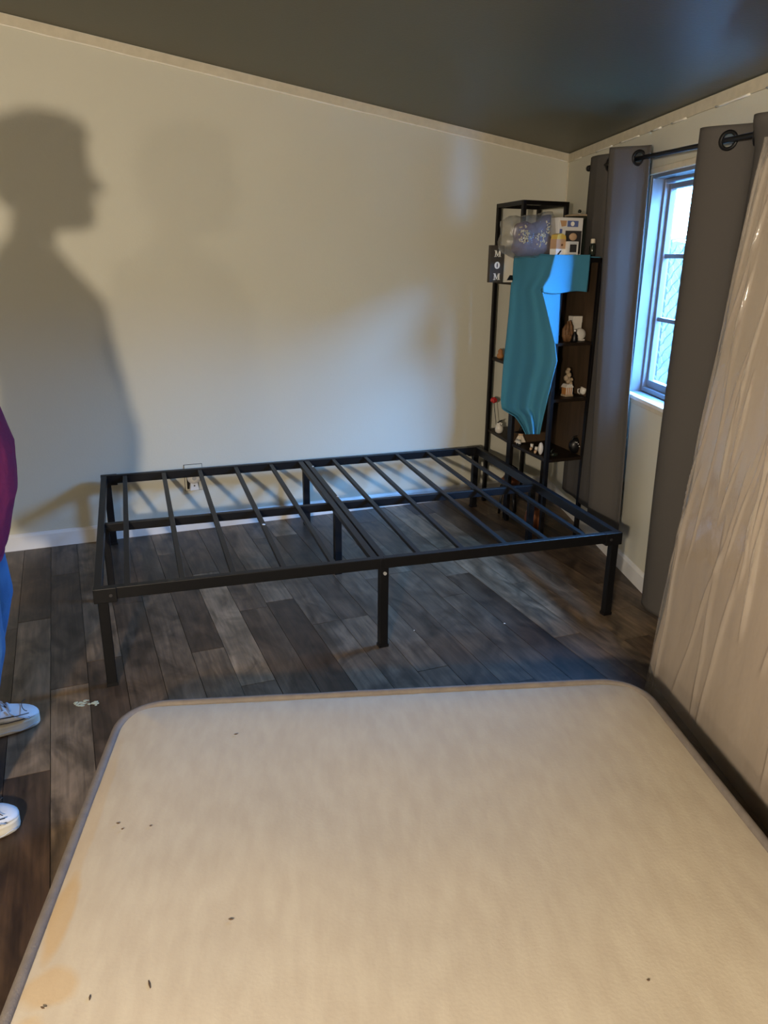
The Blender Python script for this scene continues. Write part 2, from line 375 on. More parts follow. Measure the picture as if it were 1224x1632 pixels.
# ------------------------------------------------------------------ window
win = empty('window_1', WF((WS0+WS1)/2, 0, WZ0)); tag(win, kind='structure')
fr = MB(); ft = .035
def ring_frame(mb, s0, s1, z0, z1, t, o0, o1, tb=None):
    tb = tb or t
    mb.wbox(s0, s0+t, o0, o1, z0, z1); mb.wbox(s1-t, s1, o0, o1, z0, z1)
    mb.wbox(s0+t, s1-t, o0, o1, z0, z0+tb); mb.wbox(s0+t, s1-t, o0, o1, z1-t, z1)
    return mb
ring_frame(fr, WS0, WS1, WZ0, WZ1, .014, -.094, .002).build('window_frame', M['vinyl'], win, bevel=.002)
ring_frame(MB(), WS0+.016, WS1-.016, WZ0+.016, WZ1-.016, .014, -.090, -.045, .020).build('window_jamb', M['vinyl'], win, bevel=.003)
sash = ring_frame(MB(), WS0+.028, WS1-.028, WZ0+.034, WZ1-.034, .022, -.090, -.062, .034).build('sash', M['vinyl'], win, bevel=.003)
gs0, gs1, gz0, gz1 = WS0+.049, WS1-.049, WZ0+.067, WZ1-.055
MB().wbox(gs0, gs1, -.084, -.080, gz0, gz1).build('pane', M['glass'], win)
for zz in (gz0+(gz1-gz0)*.335, gz0+(gz1-gz0)*.665):
    MB().wbox(gs0, gs1, -.086, -.070, zz-.009, zz+.009).build('muntin', M['vinyl'], win, bevel=.002)
MB().wbox(WS0-.03, WS1+.03, 0, .035, WZ0-.004, WZ0+.014).build('window_sill', M['white'], win, bevel=.004)
MB().wbox(WS0-.01, WS1+.01, 0, .014, WZ0-.030, WZ0-.004).build('apron', M['trim'], win, bevel=.003)
MB().wbox(WS0-.012, WS1+.012, 0, .012, WZ1, WZ1+.026).build('head_casing', M['trim'], win, bevel=.003)

# ------------------------------------------------------------------ outdoors
og = MB().hexa([WF(-14,-9,-.6),WF(9,-9,-.6),WF(9,-.16,-.6),WF(-14,-.16,-.6),WF(-14,-9,-.5),WF(9,-9,-.5),WF(9,-.16,-.5),WF(-14,-.16,-.5)]).build('ground', M['ground']); tag(og, kind='structure')
fence = empty('chain_link_fence', WF(1.0,-1.0,-.5), 'chain link fence standing outside the window in front of the hedge', 'fence')
mf = MB(); FS0, FS1, FZ0, FZ1, CW, CH = -5.2, 1.9, -.5, 1.50, .062, .070
k = 0; s = FS0
while s < FS1:   # woven zigzag wires
    pts = []; z = FZ0; j = 0
    while z <= FZ1:
        pts.append(WF(s + (CW/2 if (j+k) % 2 else -CW/2)*.92, -1.0+(.006 if j % 2 else -.006), z)); z += CH/2*1.25; j += 1
    mf.tube(pts, .0055, 4); s += CW; k += 1
mf.build('wire_mesh', M['wire'], fence)['kind'] = 'stuff'
MB().tube([WF(FS0,-1.0,FZ1+.01), WF(FS1,-1.0,FZ1+.01)], .012, 8).build('top_rail', M['wire'], fence)
for s in (-5.0, -3.0, -.9, 1.7): MB().tube([WF(s,-1.03,-.5), WF(s,-1.03,FZ1+.02)], .018, 10).build('post', M['wire'], fence)
def hedge_h(s): return 2.02 + .33*min(1, max(0, (s+2.4)/1.8)) + .7*min(1, max(0, (s-1.7)/1.6))  # seen part stays low; taller unseen end added to block low sky light
hg = MB().grid(lambda u, v: WF(-12+19*u, -2.6+.10*noise.noise((u*95,v*18,1)), -.5+hedge_h(-12+19*u)*v+.05*noise.noise((u*70,7,v*9))), 220, 26)
hg.build('hedge', M['hedge'], smooth=True, solid=.3); tag(bpy.data.objects['hedge'], 'pale green hedge seen through the window behind the wire fence, its unseen end raised to block low sky light', 'hedge')

# ------------------------------------------------------------------ curtains and rod
rod = empty('curtain_rod', WF(1.4,.09,1.76), 'black metal curtain rod with round end cap above the window', 'curtain rod')
RP0 = WF(.60, .09, 1.787); RP1 = WF(2.95, .09, 1.700)
RP0 = onplane(941,268,WF(0,.09,0),NV); RP1n = onplane(1195,216,WF(0,.09,0),NV)
RP1 = RP0 + (RP1n-RP0)*1.75
rd = (RP1-RP0).normalized()
MB().tube([RP0, RP1], .0085, 12).build('rod', M['metal'], rod, smooth=True)
MB().tube([RP0-rd*.03, RP0-rd*.026, RP0-rd*.004, RP0], [.008,.014,.014,.010], 14).build('end_cap', M['metal'], rod, smooth=True)
MB().tube([RP1, RP1+rd*.03], .014, 14).build('end_cap', M['metal'], rod, smooth=True)
for t in (.035, .97):
    p = RP0+(RP1-RP0)*t
    MB().bar(p-NV*.09, p, .012, .018).build('bracket', M['metal'], rod, bevel=.002)
def rodz(s): 
    s0 = (RP0-OW).dot(TV); s1 = (RP1-OW).dot(TV); return RP0.z+(RP1.z-RP0.z)*(s-s0)/(s1-s0)
def curtain(label, s0, s1, b0, b1, lam, ph, amp, ztop, zbot, rings, base=.09, press=None, prof=None):
    root = empty('curtain', WF((s0+s1)/2, .09, zbot), label, 'curtain', None)
    def fn(u, v):  # v 0 bottom .. 1 top
        su = s0+(s1-s0)*u; sb = b0+(b1-b0)*u; s = sb+(su-sb)*v
        a = amp*(.55+.45*v)
        off = a*math.sin(2*math.pi*(su-s0)/lam+ph) if not prof else (prof(su)-base)*(.75+.25*v)
        off += .012*noise.noise((su*7, v*1.5, ph))*(1.6-v)
        bs = base
        zz = zbot + (ztop(su)-zbot)*v; oo = bs+off
        if press: f = press(s, zz); oo = oo*(1-f) + (.032+.10*(oo-bs))*f
        return WF(s, max(.016, oo), zz)
    nu = int((s1-s0)/.006); nv = 130
    rc = []
    for sr in rings:
        u = (sr-s0)/(s1-s0); z = rodz(sr)
        v = (z-zbot)/(ztop(sr)-zbot); c = fn(u, v); du = (fn(u+.01, v)-fn(u-.01, v)).normalized(); dv = Vector((0,0,1)); nn = du.cross(dv).normalized()
        rc.append((c, nn))
    mb = MB().grid(fn, nu, nv, lambda p: any((p-c).length < .0215 for c,_ in rc))
    mb.build('panel', M['curtain'], root, smooth=True, solid=.003)
    for c, nn in rc:
        q = Vector((0,0,1)).rotation_difference(nn); rs = []
        for k in range(28):
            a = k*2*math.pi/28; d = q @ Vector((math.cos(a), math.sin(a), 0))
            rs.append([c + d*rr + nn*h for rr, h in ((.0195,-.004),(.0195,.004),(.024,.0055),(.031,.003),(.031,-.003),(.024,-.0055))])
        MB().rings(rs, closed=True).build('grommet', M['metal'], root, smooth=True)
    return root
LS0 = .655; LS1 = 1.298
rA = wall_s(970,263,.09)[0]; rB = wall_s(1019,255,.09)[0]
lamL = 2*(rB-rA)
def left_folds(s):
    pts = ((.60,.08),(.66,.09),(.72,.105),(.80,.105),(.87,.088),(.93,.065),(.98,.062),(1.03,.085),(1.09,.145),(1.13,.172),(1.155,.176),(1.18,.166),(1.215,.135),(1.25,.095),(1.275,.076),(1.30,.066),(1.4,.06))
    for (a0_,b0_),(a1_,b1_) in zip(pts, pts[1:]):
        if s <= a1_:
            t = (s-a0_)/(a1_-a0_); return b0_+(b1_-b0_)*t
    return .02
curtain('grey brown curtain panel bunched left of the window beside the shelf', LS0, LS1, LS0+.02, 1.415, lamL, math.pi - 2*math.pi*(rA-LS0)/lamL + math.pi, .05,
        lambda s: rodz(s)+.045, .20, [rA, rB], prof=left_folds)
RS0 = wall_s(1113,212,.10)[0]; rC = wall_s(1157,228,.09)[0]
lamR = 2*(wall_s(1200,215,.09)[0]-rC)*1.05; lamR = max(.34, lamR)
print('curt', LS0, LS1, rA, rB, lamL, RS0, rC, lamR, WS0)
curtain('grey brown curtain panel hanging right of the window behind the plastic wrap', RS0, RS0+1.0, wall_s(1020,930,.09)[0], wall_s(1020,930,.09)[0]+.95, lamR, math.pi-2*math.pi*(rC-RS0)/lamR, .05,
        lambda s: rodz(s)+.045, .05, [rC, rC+lamR/2, rC+lamR, rC+1.5*lamR], base=.085, press=lambda s, z: min(1, max(0, (s-2.10)/.15))*min(1, max(0, (1.75-z)/.10)))

# ------------------------------------------------------------------ outlet
pz = ony(296,782,YW); pt_ = ony(321,739,YW)
ox0, ox1, oz0, oz1 = pz.x, pt_.x, pz.z, pt_.z
ol = empty('wall_outlet', ((ox0+ox1)/2, YW, oz0), 'painted wall outlet plate low on back wall behind the bed frame', 'outlet')
MB().box((ox0,YW-.006,oz0),(ox1,YW,oz1)).build('cover_plate', M['wall'], ol, bevel=.002)
MB().box((ox0-.0025,YW-.0015,oz0-.0025),(ox1+.0025,YW,oz1+.0025)).build('gap', M['darkgrey'], ol)
MB().box((ox0+.008,YW-.008,oz0+.008),(ox1-.022,YW-.004,oz1-.03)).build('socket_face', M['black'], ol, bevel=.003)
cx = (ox0+ox1)/2-.003
af = empty('plug_in_device', (cx,YW-.02,oz0+.02), 'white plug-in air freshener with grey dot in the outlet', 'air freshener')
MB().rings([[Vector((cx+rx*math.cos(a)*1.0, yy, oz0+.072+.03*math.sin(a)*rx/.032)) for a in [t*2*math.pi/24 for t in range(24)]] for rx, yy in ((.032,YW-.010),(.034,YW-.030),(.028,YW-.040),(.012,YW-.043))]).build('body', M['white'], af, smooth=True)
MB().rings([[Vector((cx+x, yy, z)) for x,z in ((-.018,oz0+.048),(.018,oz0+.048),(.024,oz0+.006),(-.024,oz0+.006))] for yy in (YW-.010,YW-.034)]).build('base', M['white'], af, bevel=.004)
MB().tube([(cx,YW-.042,oz0+.074),(cx,YW-.0455,oz0+.074)], .011, 18).build('grille', M['lace'], af)
MB().tube([(cx,YW-.034,oz0+.032),(cx,YW-.037,oz0+.032)], .004, 10).build('button', M['darkgrey'], af)

# ------------------------------------------------------------------ bed frame
BH = .356
cA, cB, cC, cD = Vector((.014,2.437,0)), Vector((1.937,2.270,0)), Vector((.111,3.815,0)), Vector((2.112,3.715,0))
def bp(u, v, z): 
    a = cA.lerp(cB, u); b = cC.lerp(cD, u); p = a.lerp(b, v); return Vector((p.x, p.y, z))
bed = empty('bed_frame', bp(.5,.5,0), 'black metal platform bed frame without mattress in front of the back wall', 'bed frame')
RH, RW_ = .040, .026
def rail(name, a, b, h=RH, wd=RW_, z=BH): return MB().bar(Vector((a.x,a.y,z-h/2)), Vector((b.x,b.y,z-h/2)), wd, h).build(name, M['metal'], bed, bevel=.002)
for v in (0, 1):
    for u0_, u1_ in ((0,.5),(.5,1)): rail('side_rail', bp(u0_,v,0), bp(u1_,v,0))
rail('end_rail', bp(0,0,0), bp(0,1,0)); rail('end_rail', bp(1,0,0), bp(1,1,0))
for u0_, u1_ in ((0,.5),(.5,1)): rail('center_rail', bp(u0_,.5,0), bp(u1_,.5,0), .034, .024, BH-.014)
for u in (0,.5,1):
    for v in (0,.5,1):
        p = bp(u,v,0); q = bp(u+.01,v,0); d = (q-p).normalized(); sx = .034 if u == .5 or v != .5 else .028
        uu = p + d*(.012 if u == 0 else (-.012 if u == 1 else 0))
        top = BH-.002 if v != .5 else BH-.03
        lg = MB().bar(Vector((uu.x,uu.y,0)), Vector((uu.x,uu.y,top)), sx, .026, up=(0,1,0)).build('leg', M['metal'], bed, bevel=.003)
        if v != .5: MB().bar(Vector((uu.x,uu.y,0)), Vector((uu.x,uu.y,.012)), sx+.003, .029, up=(0,1,0)).build('foot', M['black'], lg)
un = [.048,.139,.226,.316,.406,.573,.662,.753,.843,.929]
for u in un: MB().bar(bp(u,0,BH-.010)+Vector((0,.012,0)), bp(u,1,BH-.010)-Vector((0,.012,0)), .020, .014).build('slat', M['metal'], bed, bevel=.002)
for du in (-.0085, .0085): MB().bar(bp(.493+du,0,BH-.012)+Vector((0,.012,0)), bp(.493+du,1,BH-.012)-Vector((0,.012,0)), .026, .020).build('cross_beam', M['metal'], bed, bevel=.002)
# corner plates and bolts
for u, v in ((0,0),(1,0),(0,1),(1,1)):
    p = bp(u,v,0); q = bp(.03 if u == 0 else .97, v, 0)
    o_ = Vector((0,-.003 if v == 0 else .003,0))
    br_ = MB().bar(Vector((p.x,p.y,BH-.024))+o_-(q-p)*.25, Vector((q.x,q.y,BH-.024))+o_, .030, .050).build('corner_bracket', M['metal'], bed, bevel=.002)
    r_ = Vector((q.x,q.y,BH-.024))+o_*5.5+(p-q)*.35
    MB().tube([r_, r_+o_*1.2], .0055, 10).build('bolt', M['darkgrey'], br_)
for (uq, vq, zz, dy) in ((.5,0,BH-.058,-.017),(.507,.53,BH-.003,0),(.505,.9,BH-.001,0)):
    p = bp(uq,vq,zz)
    if dy: MB().tube([p+Vector((0,dy+.004,0)), p+Vector((0,dy-.002,0))], .0062, 12).build('bolt', M['bolt'], bed)
    else: MB().tube([p, p+Vector((0,0,.004))], .0055, 12).build('bolt', M['bolt'], bed)
# little round white marks stuck on two slats
for (uq, vq) in ((.316,.335),):
    p = bp(uq,vq,BH-.003); MB().tube([p, p+Vector((0,0,.002))], .0065, 12).build('sticker', M['white'], bed)

# ------------------------------------------------------------------ mattress lying in front
MZ = .25
a0 = Vector((.045,1.868,0)); a1 = Vector((1.385,1.478,0)); ex = (a1-a0).normalized(); WID = (a1-a0).length; ey = Vector((ex.y,-ex.x,0)) # towards camera
LEN = 1.90
ZZ = Vector((0,0,1))
mt = empty('mattress', a0+ex*WID/2+ey*LEN/2, 'cream mattress lying bare on the floor in the foreground with grey piping', 'mattress')
def outline(r, inset=0, n=10):
    pts = []
    for cx_, cy_, a_ in ((r,r,180),(WID-r,r,270),(WID-r,LEN-r,0),(r,LEN-r,90)):
        for k in range(n+1):
            t = math.radians(a_+90*k/n); pts.append((cx_+(r-inset)*math.cos(t), cy_+(r-inset)*math.sin(t)))
    out = []
    for i,(x,y) in enumerate(pts):     # subdivide the straight runs
        x2,y2 = pts[(i+1)%len(pts)]; d = math.hypot(x2-x,y2-y); m_ = max(1,int(d/.05))
        for j in range(m_): out.append((x+(x2-x)*j/m_, y+(y2-y)*j/m_))
    return out
def MP(x, y, z): return a0 + ex*x + ey*y + ZZ*z
def mtop(x, y):
    e = min(1, max(0, min(x, WID-x, y, LEN-y)/.12)); return MZ + .011*(1-(1-e)**2) + e*.004*noise.noise((x*4,y*4,0))
rng = []
for inset in (0,.008,.02,.04,.07,.105): rng.append([MP(x,y,mtop(x,y)) for x,y in outline(.115, inset)])
last = outline(.115,.105)
for i in range(1,22):
    t = 1-.0455*i; rng.append([MP(WID/2+(x-WID/2)*t, LEN/2+(y-LEN/2)*t, mtop(WID/2+(x-WID/2)*t, LEN/2+(y-LEN/2)*t)) for x,y in last])
k0 = MB(); k0.rings(rng, cap=False); k0.add(rng[-1], [tuple(range(len(last)))])
topo = k0.build('top_cloth', None, None, smooth=True)
# give it an object frame aligned with the mattress so that the stains sit on the cloth
mw = Matrix(((ex.x,-ey.x,0,a0.x),(ex.y,-ey.y,0,a0.y),(0,0,1,0),(0,0,0,1)))
topo.data.transform(mw.inverted()); topo.data.materials.append(M['mattress'])
topo.parent = mt; topo.matrix_parent_inverse = Matrix.Identity(4)
mt_loc = Matrix.Translation(mt.location); topo.matrix_basis = mt_loc.inverted() @ mw
ol_ = outline(.115)
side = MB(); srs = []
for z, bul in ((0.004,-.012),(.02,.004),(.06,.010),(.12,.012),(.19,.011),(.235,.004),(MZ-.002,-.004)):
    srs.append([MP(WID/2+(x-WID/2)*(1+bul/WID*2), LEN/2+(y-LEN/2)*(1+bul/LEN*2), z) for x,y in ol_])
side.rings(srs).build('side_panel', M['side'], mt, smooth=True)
MB().tube([MP(x,y,MZ+.001+.002*noise.noise((x*9,y*9,3))) for x,y in ol_], .0105, 8, closed=True).build('piping', M['piping'], mt, smooth=True)
MB().tube([MP(WID/2+(x-WID/2)*1.008,LEN/2+(y-LEN/2)*1.006,.016) for x,y in ol_], .012, 8, closed=True).build('piping', M['piping'], mt, smooth=True)
# crumbs lying on the cloth
for i,(px,py,l,an) in enumerate(((376,1170,.010,0),(368,1465,.009,.2),(238,1569,.016,1.2),(143,1590,.010,1.4),(188,1312,.008,.3),(1033,1562,.005,.5),(195,1321,.005,0),(240,1316,.005,.2),(68,1606,.008,.5))):
    p = onz(px,py,MZ+.013); d = ex*math.cos(an)+ey*math.sin(an)
    o = MB().tube([p-d*l/2, p, p+d*l/2+ZZ*.0006], [.0006,.0017,.0006], 6).build('crumb', M['crumb'], loc=p)
    tag(o, ['small dark crumb on mattress near its far edge, left of centre','tiny brown crumb in the middle of the mattress','long brown splinter on the mattress near the bottom of the picture','small brown crumb near the lower left mattress edge','dark speck on the upper left of the mattress','tiny black speck at the lower right of the mattress','middle speck of three at the upper left of the mattress','rightmost speck of three at the upper left of the mattress','brown fleck beside the left piping at the bottom'][i], 'crumb', 'crumbs on the mattress')

# ------------------------------------------------------------------ leaning mattress wrapped in plastic
lb = Vector((1.678,1.765,0)); lu = (Vector((0,0,1.6)) - NV*.125).normalized(); lw = TV.copy(); ln_ = lw.cross(lu).normalized()
if ln_.dot(NV) < 0: ln_ = -ln_
LW, LH, LT = 1.37, 1.68, .13
lm = empty('wrapped_mattress', lb+lw*LW/2-NV*.06, 'tan mattress wrapped in clear plastic leaning against right wall and curtain', 'mattress')
def LP(a, h, t): return lb + lw*a + lu*h + ln_*t
def rrect(w0, w1, t0, t1, r, n=6):
    pts = []
    for cx_, cy_, a_ in ((w0+r,t0+r,180),(w1-r,t0+r,270),(w1-r,t1-r,0),(w0+r,t1-r,90)):
        for k in range(n+1):
            t = math.radians(a_+90*k/n); pts.append((cx_+r*math.cos(t), cy_+r*math.sin(t)))
    return pts
rs = []
for k in range(25):
    h = .035+(LH-.035)*k/24; e = .0 if 0 < k < 24 else .02
    rs.append([LP(a, h, t) for a,t in rrect(.0+e, LW-e, -LT+e, -.006-e+0.004*math.sin(k*1.1), .035)])
MB().rings(rs).build('mattress_body', M['foam'], lm, smooth=True)
# plastic wrap: loose bag around it, its far side hangs past the mattress edge
def flapw(h):   # how far the loose bag reaches past the mattress edge
    pts = ((0,.0),(.05,.05),(.16,.105),(.5,.105),(.9,.085),(1.3,.065),(2,.05))
    for (h0,w0),(h1,w1) in zip(pts, pts[1:]):
        if h <= h1: return w0+(w1-w0)*(h-h0)/(h1-h0)+.006*noise.noise((h*11,2,5))
    return .03
CREASE = [(random.uniform(.02,1.3), random.uniform(-.10,.20), random.uniform(.2,1.7), random.uniform(.15,.7), random.uniform(.006,.017), random.uniform(.005,.009)) for _ in range(34)] + [(random.uniform(.02,.9), random.uniform(-.05,.22), random.uniform(.5,1.65), random.uniform(.06,.28), random.uniform(.006,.011), random.uniform(.0035,.005)) for _ in range(46)]
def wrapf(u, v):
    h = LH*1.005*v; fl = flapw(h)
    if u < .80:   # front sheet from near edge to far flap
        a = LW + .02 - (LW+.02+fl)*(u/.80)
        t = .010 + .007*noise.noise((a*4+h*.8, h*.9, 3)) + .003*noise.noise((a*14+h*2, h*2.5, 8))
        aw = a + .02*noise.noise((a*3, h*4, 12))
        for a0_, sl_, hc, hl, am, wd_ in CREASE:
            q = (aw - a0_ - sl_*(h-hc))/wd_; g = (h-hc)/hl
            if abs(q) < 2.5 and abs(g) < 1: t += am*math.exp(-q*q)*(1-g*g)
        if a < .05: t = t*max(.3,(a+fl)/(fl+.05)) - (.05-a)*.5
        return LP(a, h, t)
    w_ = (u-.80)/.20
    a = -fl + (.10+fl)*w_; t = -(.05+fl)*.5 -.10*w_ + .01*noise.noise((a*9, h*3, 3))*w_
    return LP(a, h, t)
MB().grid(wrapf, 700, 240).build('plastic_wrap', M['plastic'], lm, smooth=True)

# ------------------------------------------------------------------ shelving units
def shelf_unit(N0, E, D, H, zs, label, panel=None, name='shelving_unit'):
    N0, E, D = Vector((*N0,0)), Vector((*E,0)), Vector((*D,0)); root = empty(name, N0+E/2+D/2, label, 'shelf')
    for a in (0,1):
        for b in (0,1):
            p = N0+E*a+D*b; MB().bar(p, p+ZZ*H, .020, .020, up=(0,1,0)).build('post', M['shelfmetal'], root, bevel=.0015)
    en, dn = E.normalized(), D.normalized()
    for z in zs:
        c = [N0, N0+E, N0+E+D, N0+D]
        MB().hexa([p+ZZ*(z-.016) for p in c]+[p+ZZ*z for p in c]).build('shelf_board', M['shelf'], root, bevel=.002)
    rim = MB()
    for p, q in ((N0,N0+E),(N0+D,N0+E+D),(N0,N0+D),(N0+E,N0+E+D)): rim.bar(p+ZZ*(H-.010), q+ZZ*(H-.010), .020, .020)
    rim.build('top_rim', M['shelfmetal'], root, bevel=.0015)
    if panel:
        z0, z1 = panel; o = D*.97
        MB().bar(N0+o+ZZ*z0+E*.04, N0+o+ZZ*z0+E*.96, .006, .001).v
        p = N0+o+E*.04; q = N0+o+E*.96
        MB().hexa([p+ZZ*z0, q+ZZ*z0, q+ZZ*z0+dn*.006, p+ZZ*z0+dn*.006, p+ZZ*z1, q+ZZ*z1, q+ZZ*z1+dn*.006, p+ZZ*z1+dn*.006]).build('back_panel', M['panel'], root)
    return root
TN, TE, TD = (2.166,3.470), (.262,.02), (.050,.325)
shelf_unit(TN, TE, TD, 1.644, (.436,.845,1.257), 'tall black open shelf rack in the corner holding the mom sign')
NN, NE, ND = (2.128,3.060), (.215,.0), (.028,.375)
nearu = shelf_unit(NN, NE, ND, 1.378, (.436,.733,.999,1.378), 'lower dark shelf unit beside curtain with blue towel draped over it', panel=(.436,1.362))
_p = Vector((NN[0]+NE[0]-.004, NN[1]+.012, 0)); _q = _p+Vector((ND[0],ND[1]-.024,0)); _x = Vector((.005,0,0))
MB().hexa([_p+ZZ*.437,_p+_x+ZZ*.437,_q+_x+ZZ*.437,_q+ZZ*.437,_p+ZZ*1.36,_p+_x+ZZ*1.36,_q+_x+ZZ*1.36,_q+ZZ*1.36]).build('side_panel', M['panel'], nearu)
# side panel: dark lower cross strip of near unit
sideN = Vector((*ND,0)).cross(ZZ).normalized()
if sideN.x > 0: sideN = -sideN
sideP = Vector((*NN,0))
def onside(px, py, off): return onplane(px, py, sideP+sideN*off, sideN)

# ------------------------------------------------------------------ towel
tw = empty('towel', Vector((2.16,3.2,1.38)), 'bright blue towel draped over the lower shelf unit, hanging down its side', 'towel')
rows = [(409,(820,889)),(440,(816,879)),(462,(814,862)),(500,(811,873)),(540,(807,884)),(575,(803,888)),(610,(800,879)),(640,(798,872)),(652,(800,869)),(664,(821,866)),(678,(831,863)),(692,(838,860))]
def rowat(v):
    y = 409+(692-409)*v
    for i in range(len(rows)-1):
        if rows[i][0] <= y <= rows[i+1][0]+1e-6:
            t = (y-rows[i][0])/(rows[i+1][0]-rows[i][0]); return y, rows[i][1][0]+(rows[i+1][1][0]-rows[i][1][0])*t, rows[i][1][1]+(rows[i+1][1][1]-rows[i][1][1])*t
    return y, rows[-1][1][0], rows[-1][1][1]
def towel_main(u, v):
    y, xa, xb = rowat(v); px = xa+(xb-xa)*u
    off = .022+.014*v*math.sin(u*9.5+1.2+v*1.5)+.008*v*math.sin(u*21+v*3)+.006*noise.noise((u*3,v*3,1))
    if u > .8 and v < .2: off += (u-.8)*.02
    return onside(px, y-3*math.sin(u*3.1)*(v < .02), max(.012, off))
MB().grid(towel_main, 60, 90).build('side_drape', M['towel'], tw, smooth=True, solid=.004)
topz = 1.384
tp = [onside(820,409,.022), onside(905,409,.022)]
def towel_top(u, v):
    a = Vector(towel_main(1-u, 0)); b = Vector((2.128+.190+.02*(1-u), a.y, a.z))
    p = a.lerp(b, v); p.z = topz+.003*math.sin(v*5+u*3)+ (a.z-topz)*(1-v)**6; return p
MB().grid(towel_top, 30, 20).build('top_drape', M['towel'], tw, smooth=True, solid=.004)
nearN = Vector((0,-1,0)); nearP = Vector((2.128,3.060,0))
def nearpt(px, py, off): return onplane(px, py, nearP+nearN*off, nearN)
FR = [(406,884,941),(440,876,938),(458,865,936),(466,866,935)]
def towel_front(u, v):
    y = 406+60*v
    for i in range(3):
        if y <= FR[i+1][0]+1e-6 and y >= FR[i][0]-2:
            t = max(0,(y-FR[i][0])/(FR[i+1][0]-FR[i][0])); xa = FR[i][1]+(FR[i+1][1]-FR[i][1])*t; xb = FR[i][2]+(FR[i+1][2]-FR[i][2])*t; break
    k = (1-u)
    return nearpt(xa+(xb-xa)*u, y+ (2 if v > .9 else 0)*math.sin(u*6), .022+.03*k*v+.008*math.sin(u*7)*v)
MB().grid(towel_front, 30, 30).build('front_flap', M['towel'], tw, smooth=True, solid=.004)
MB().grid(lambda u, v: Vector(towel_main(1, v*.19)).lerp(Vector(towel_front(0, v)), u), 6, 30).build('corner_drape', M['towel'], tw, smooth=True, solid=.004)
def towel_fold(u, v): # the underside turned out below the front flap
    a = (864+(884-864)*v, 466+(548-466)*v); b = (893+(889-893)*v, 466+(548-466)*v)
    return nearpt(a[0]+(b[0]-a[0])*u, a[1]+(b[1]-a[1])*u, .030+.02*(1-u)*(1-v)-.012*v)
MB().grid(towel_fold, 12, 24).build('turned_corner', M['towel'], tw, smooth=True, solid=.004)

# ------------------------------------------------------------------ things on the shelves
def put(px, py, z): p = onz(px, py, z); return p
# mom sign
sy = 3.44
s0_ = ony(781,443,sy); s1_ = ony(800.5,391,sy); zt_ = s1_.z; zb_ = 1.2585
sg = empty('letter_sign', (s0_.x, sy, zb_), 'narrow dark wooden sign with white letters reading MOM down its face', 'sign')
MB().box((ony(780.5,430,sy).x, sy, zb_), (ony(802.5,430,sy).x, sy+.022, zt_)).build('board', M['darkgrey'], sg, bevel=.002)
bw_ = ony(802.5,430,sy).x-ony(780.5,430,sy).x; bx0 = ony(780.5,430,sy).x
M['darkgrey2'] = mat('sign_board', (.055,.045,.035), .7, var=(.04,.034,.028), scale=30); sg.children[0].data.materials[0] = M['darkgrey2']
def slab_M(w_, h_):   # slab serif capital drawn from strokes
    m_ = MB(); x0, x1 = -w_/2, w_/2
    def quad(*p): m_.add([(x,-.0015,z) for x,z in p]+[(x,.001,z) for x,z in p], [(0,1,2,3),(7,6,5,4),(0,4,5,1),(1,5,6,2),(2,6,7,3),(3,7,4,0)])
    quad((x0+.004,0),(x0+.0075,0),(x0+.0075,h_),(x0+.004,h_)); quad((x1-.0095,0),(x1-.003,0),(x1-.003,h_),(x1-.0095,h_))
    quad((x0+.004,h_),(x0+.0105,h_),(.0015,.003),(-.002,.003)); quad((x1-.007,h_),(x1-.0095,h_),(-.002,.003),(.0005,.003))
    for xa, xb in ((x0,x0+.0115),(x1-.0135,x1)): quad((xa,0),(xb,0),(xb,.0035),(xa,.0035))
    for xa, xb in ((x0,x0+.0095),(x1-.0095,x1)): quad((xa,h_-.0035),(xb,h_-.0035),(xb,h_),(xa,h_))
    return m_
def oval_O(w_, h_):
    m_ = MB(); rs = []
    for k in range(28):
        a = k*2*math.pi/28; c, z = math.cos(a), math.sin(a)
        rs.append([(c*w_*.5,-.0015,h_/2+z*h_/2),(c*w_*.5,.001,h_/2+z*h_/2),(c*w_*.13,.001,h_/2+z*h_*.36),(c*w_*.13,-.0015,h_/2+z*h_*.36)])
    return m_.rings(rs, closed=True)
for ch, fz in (('M',.69),('O',.37),('M',.07)):
    m_ = slab_M(.036,.031) if ch == 'M' else oval_O(.030,.033)
    c_ = Vector((bx0+bw_/2+.001, sy-.0005, zb_+(zt_-zb_)*fz)); m_.v = [tuple(Vector(v)+c_) for v in m_.v]
    m_.build('letter', M['letter'], sg)
# photo card
ph = empty('photo_card', (2.20,3.46,1.2585), 'small white photo card with a dark shape beside the letter sign', 'card')
pa, pb = ony(801,441,3.462), ony(819,404,3.462)
MB().box((pa.x,3.462,1.2585),(pb.x,3.468,pb.z)).build('card', M['cream'], ph)
q = ony(814,438,3.461); MB().prism([(0,0),(1,0),(.5,1)],0,1).v
MB().add([(q.x-.022,3.4605,1.268),(q.x+.014,3.4605,1.268),(q.x+.010,3.4605,1.292),(q.x-.006,3.4605,1.293)],[(0,1,2,3)]).build('print', M['black'], ph, solid=.001)
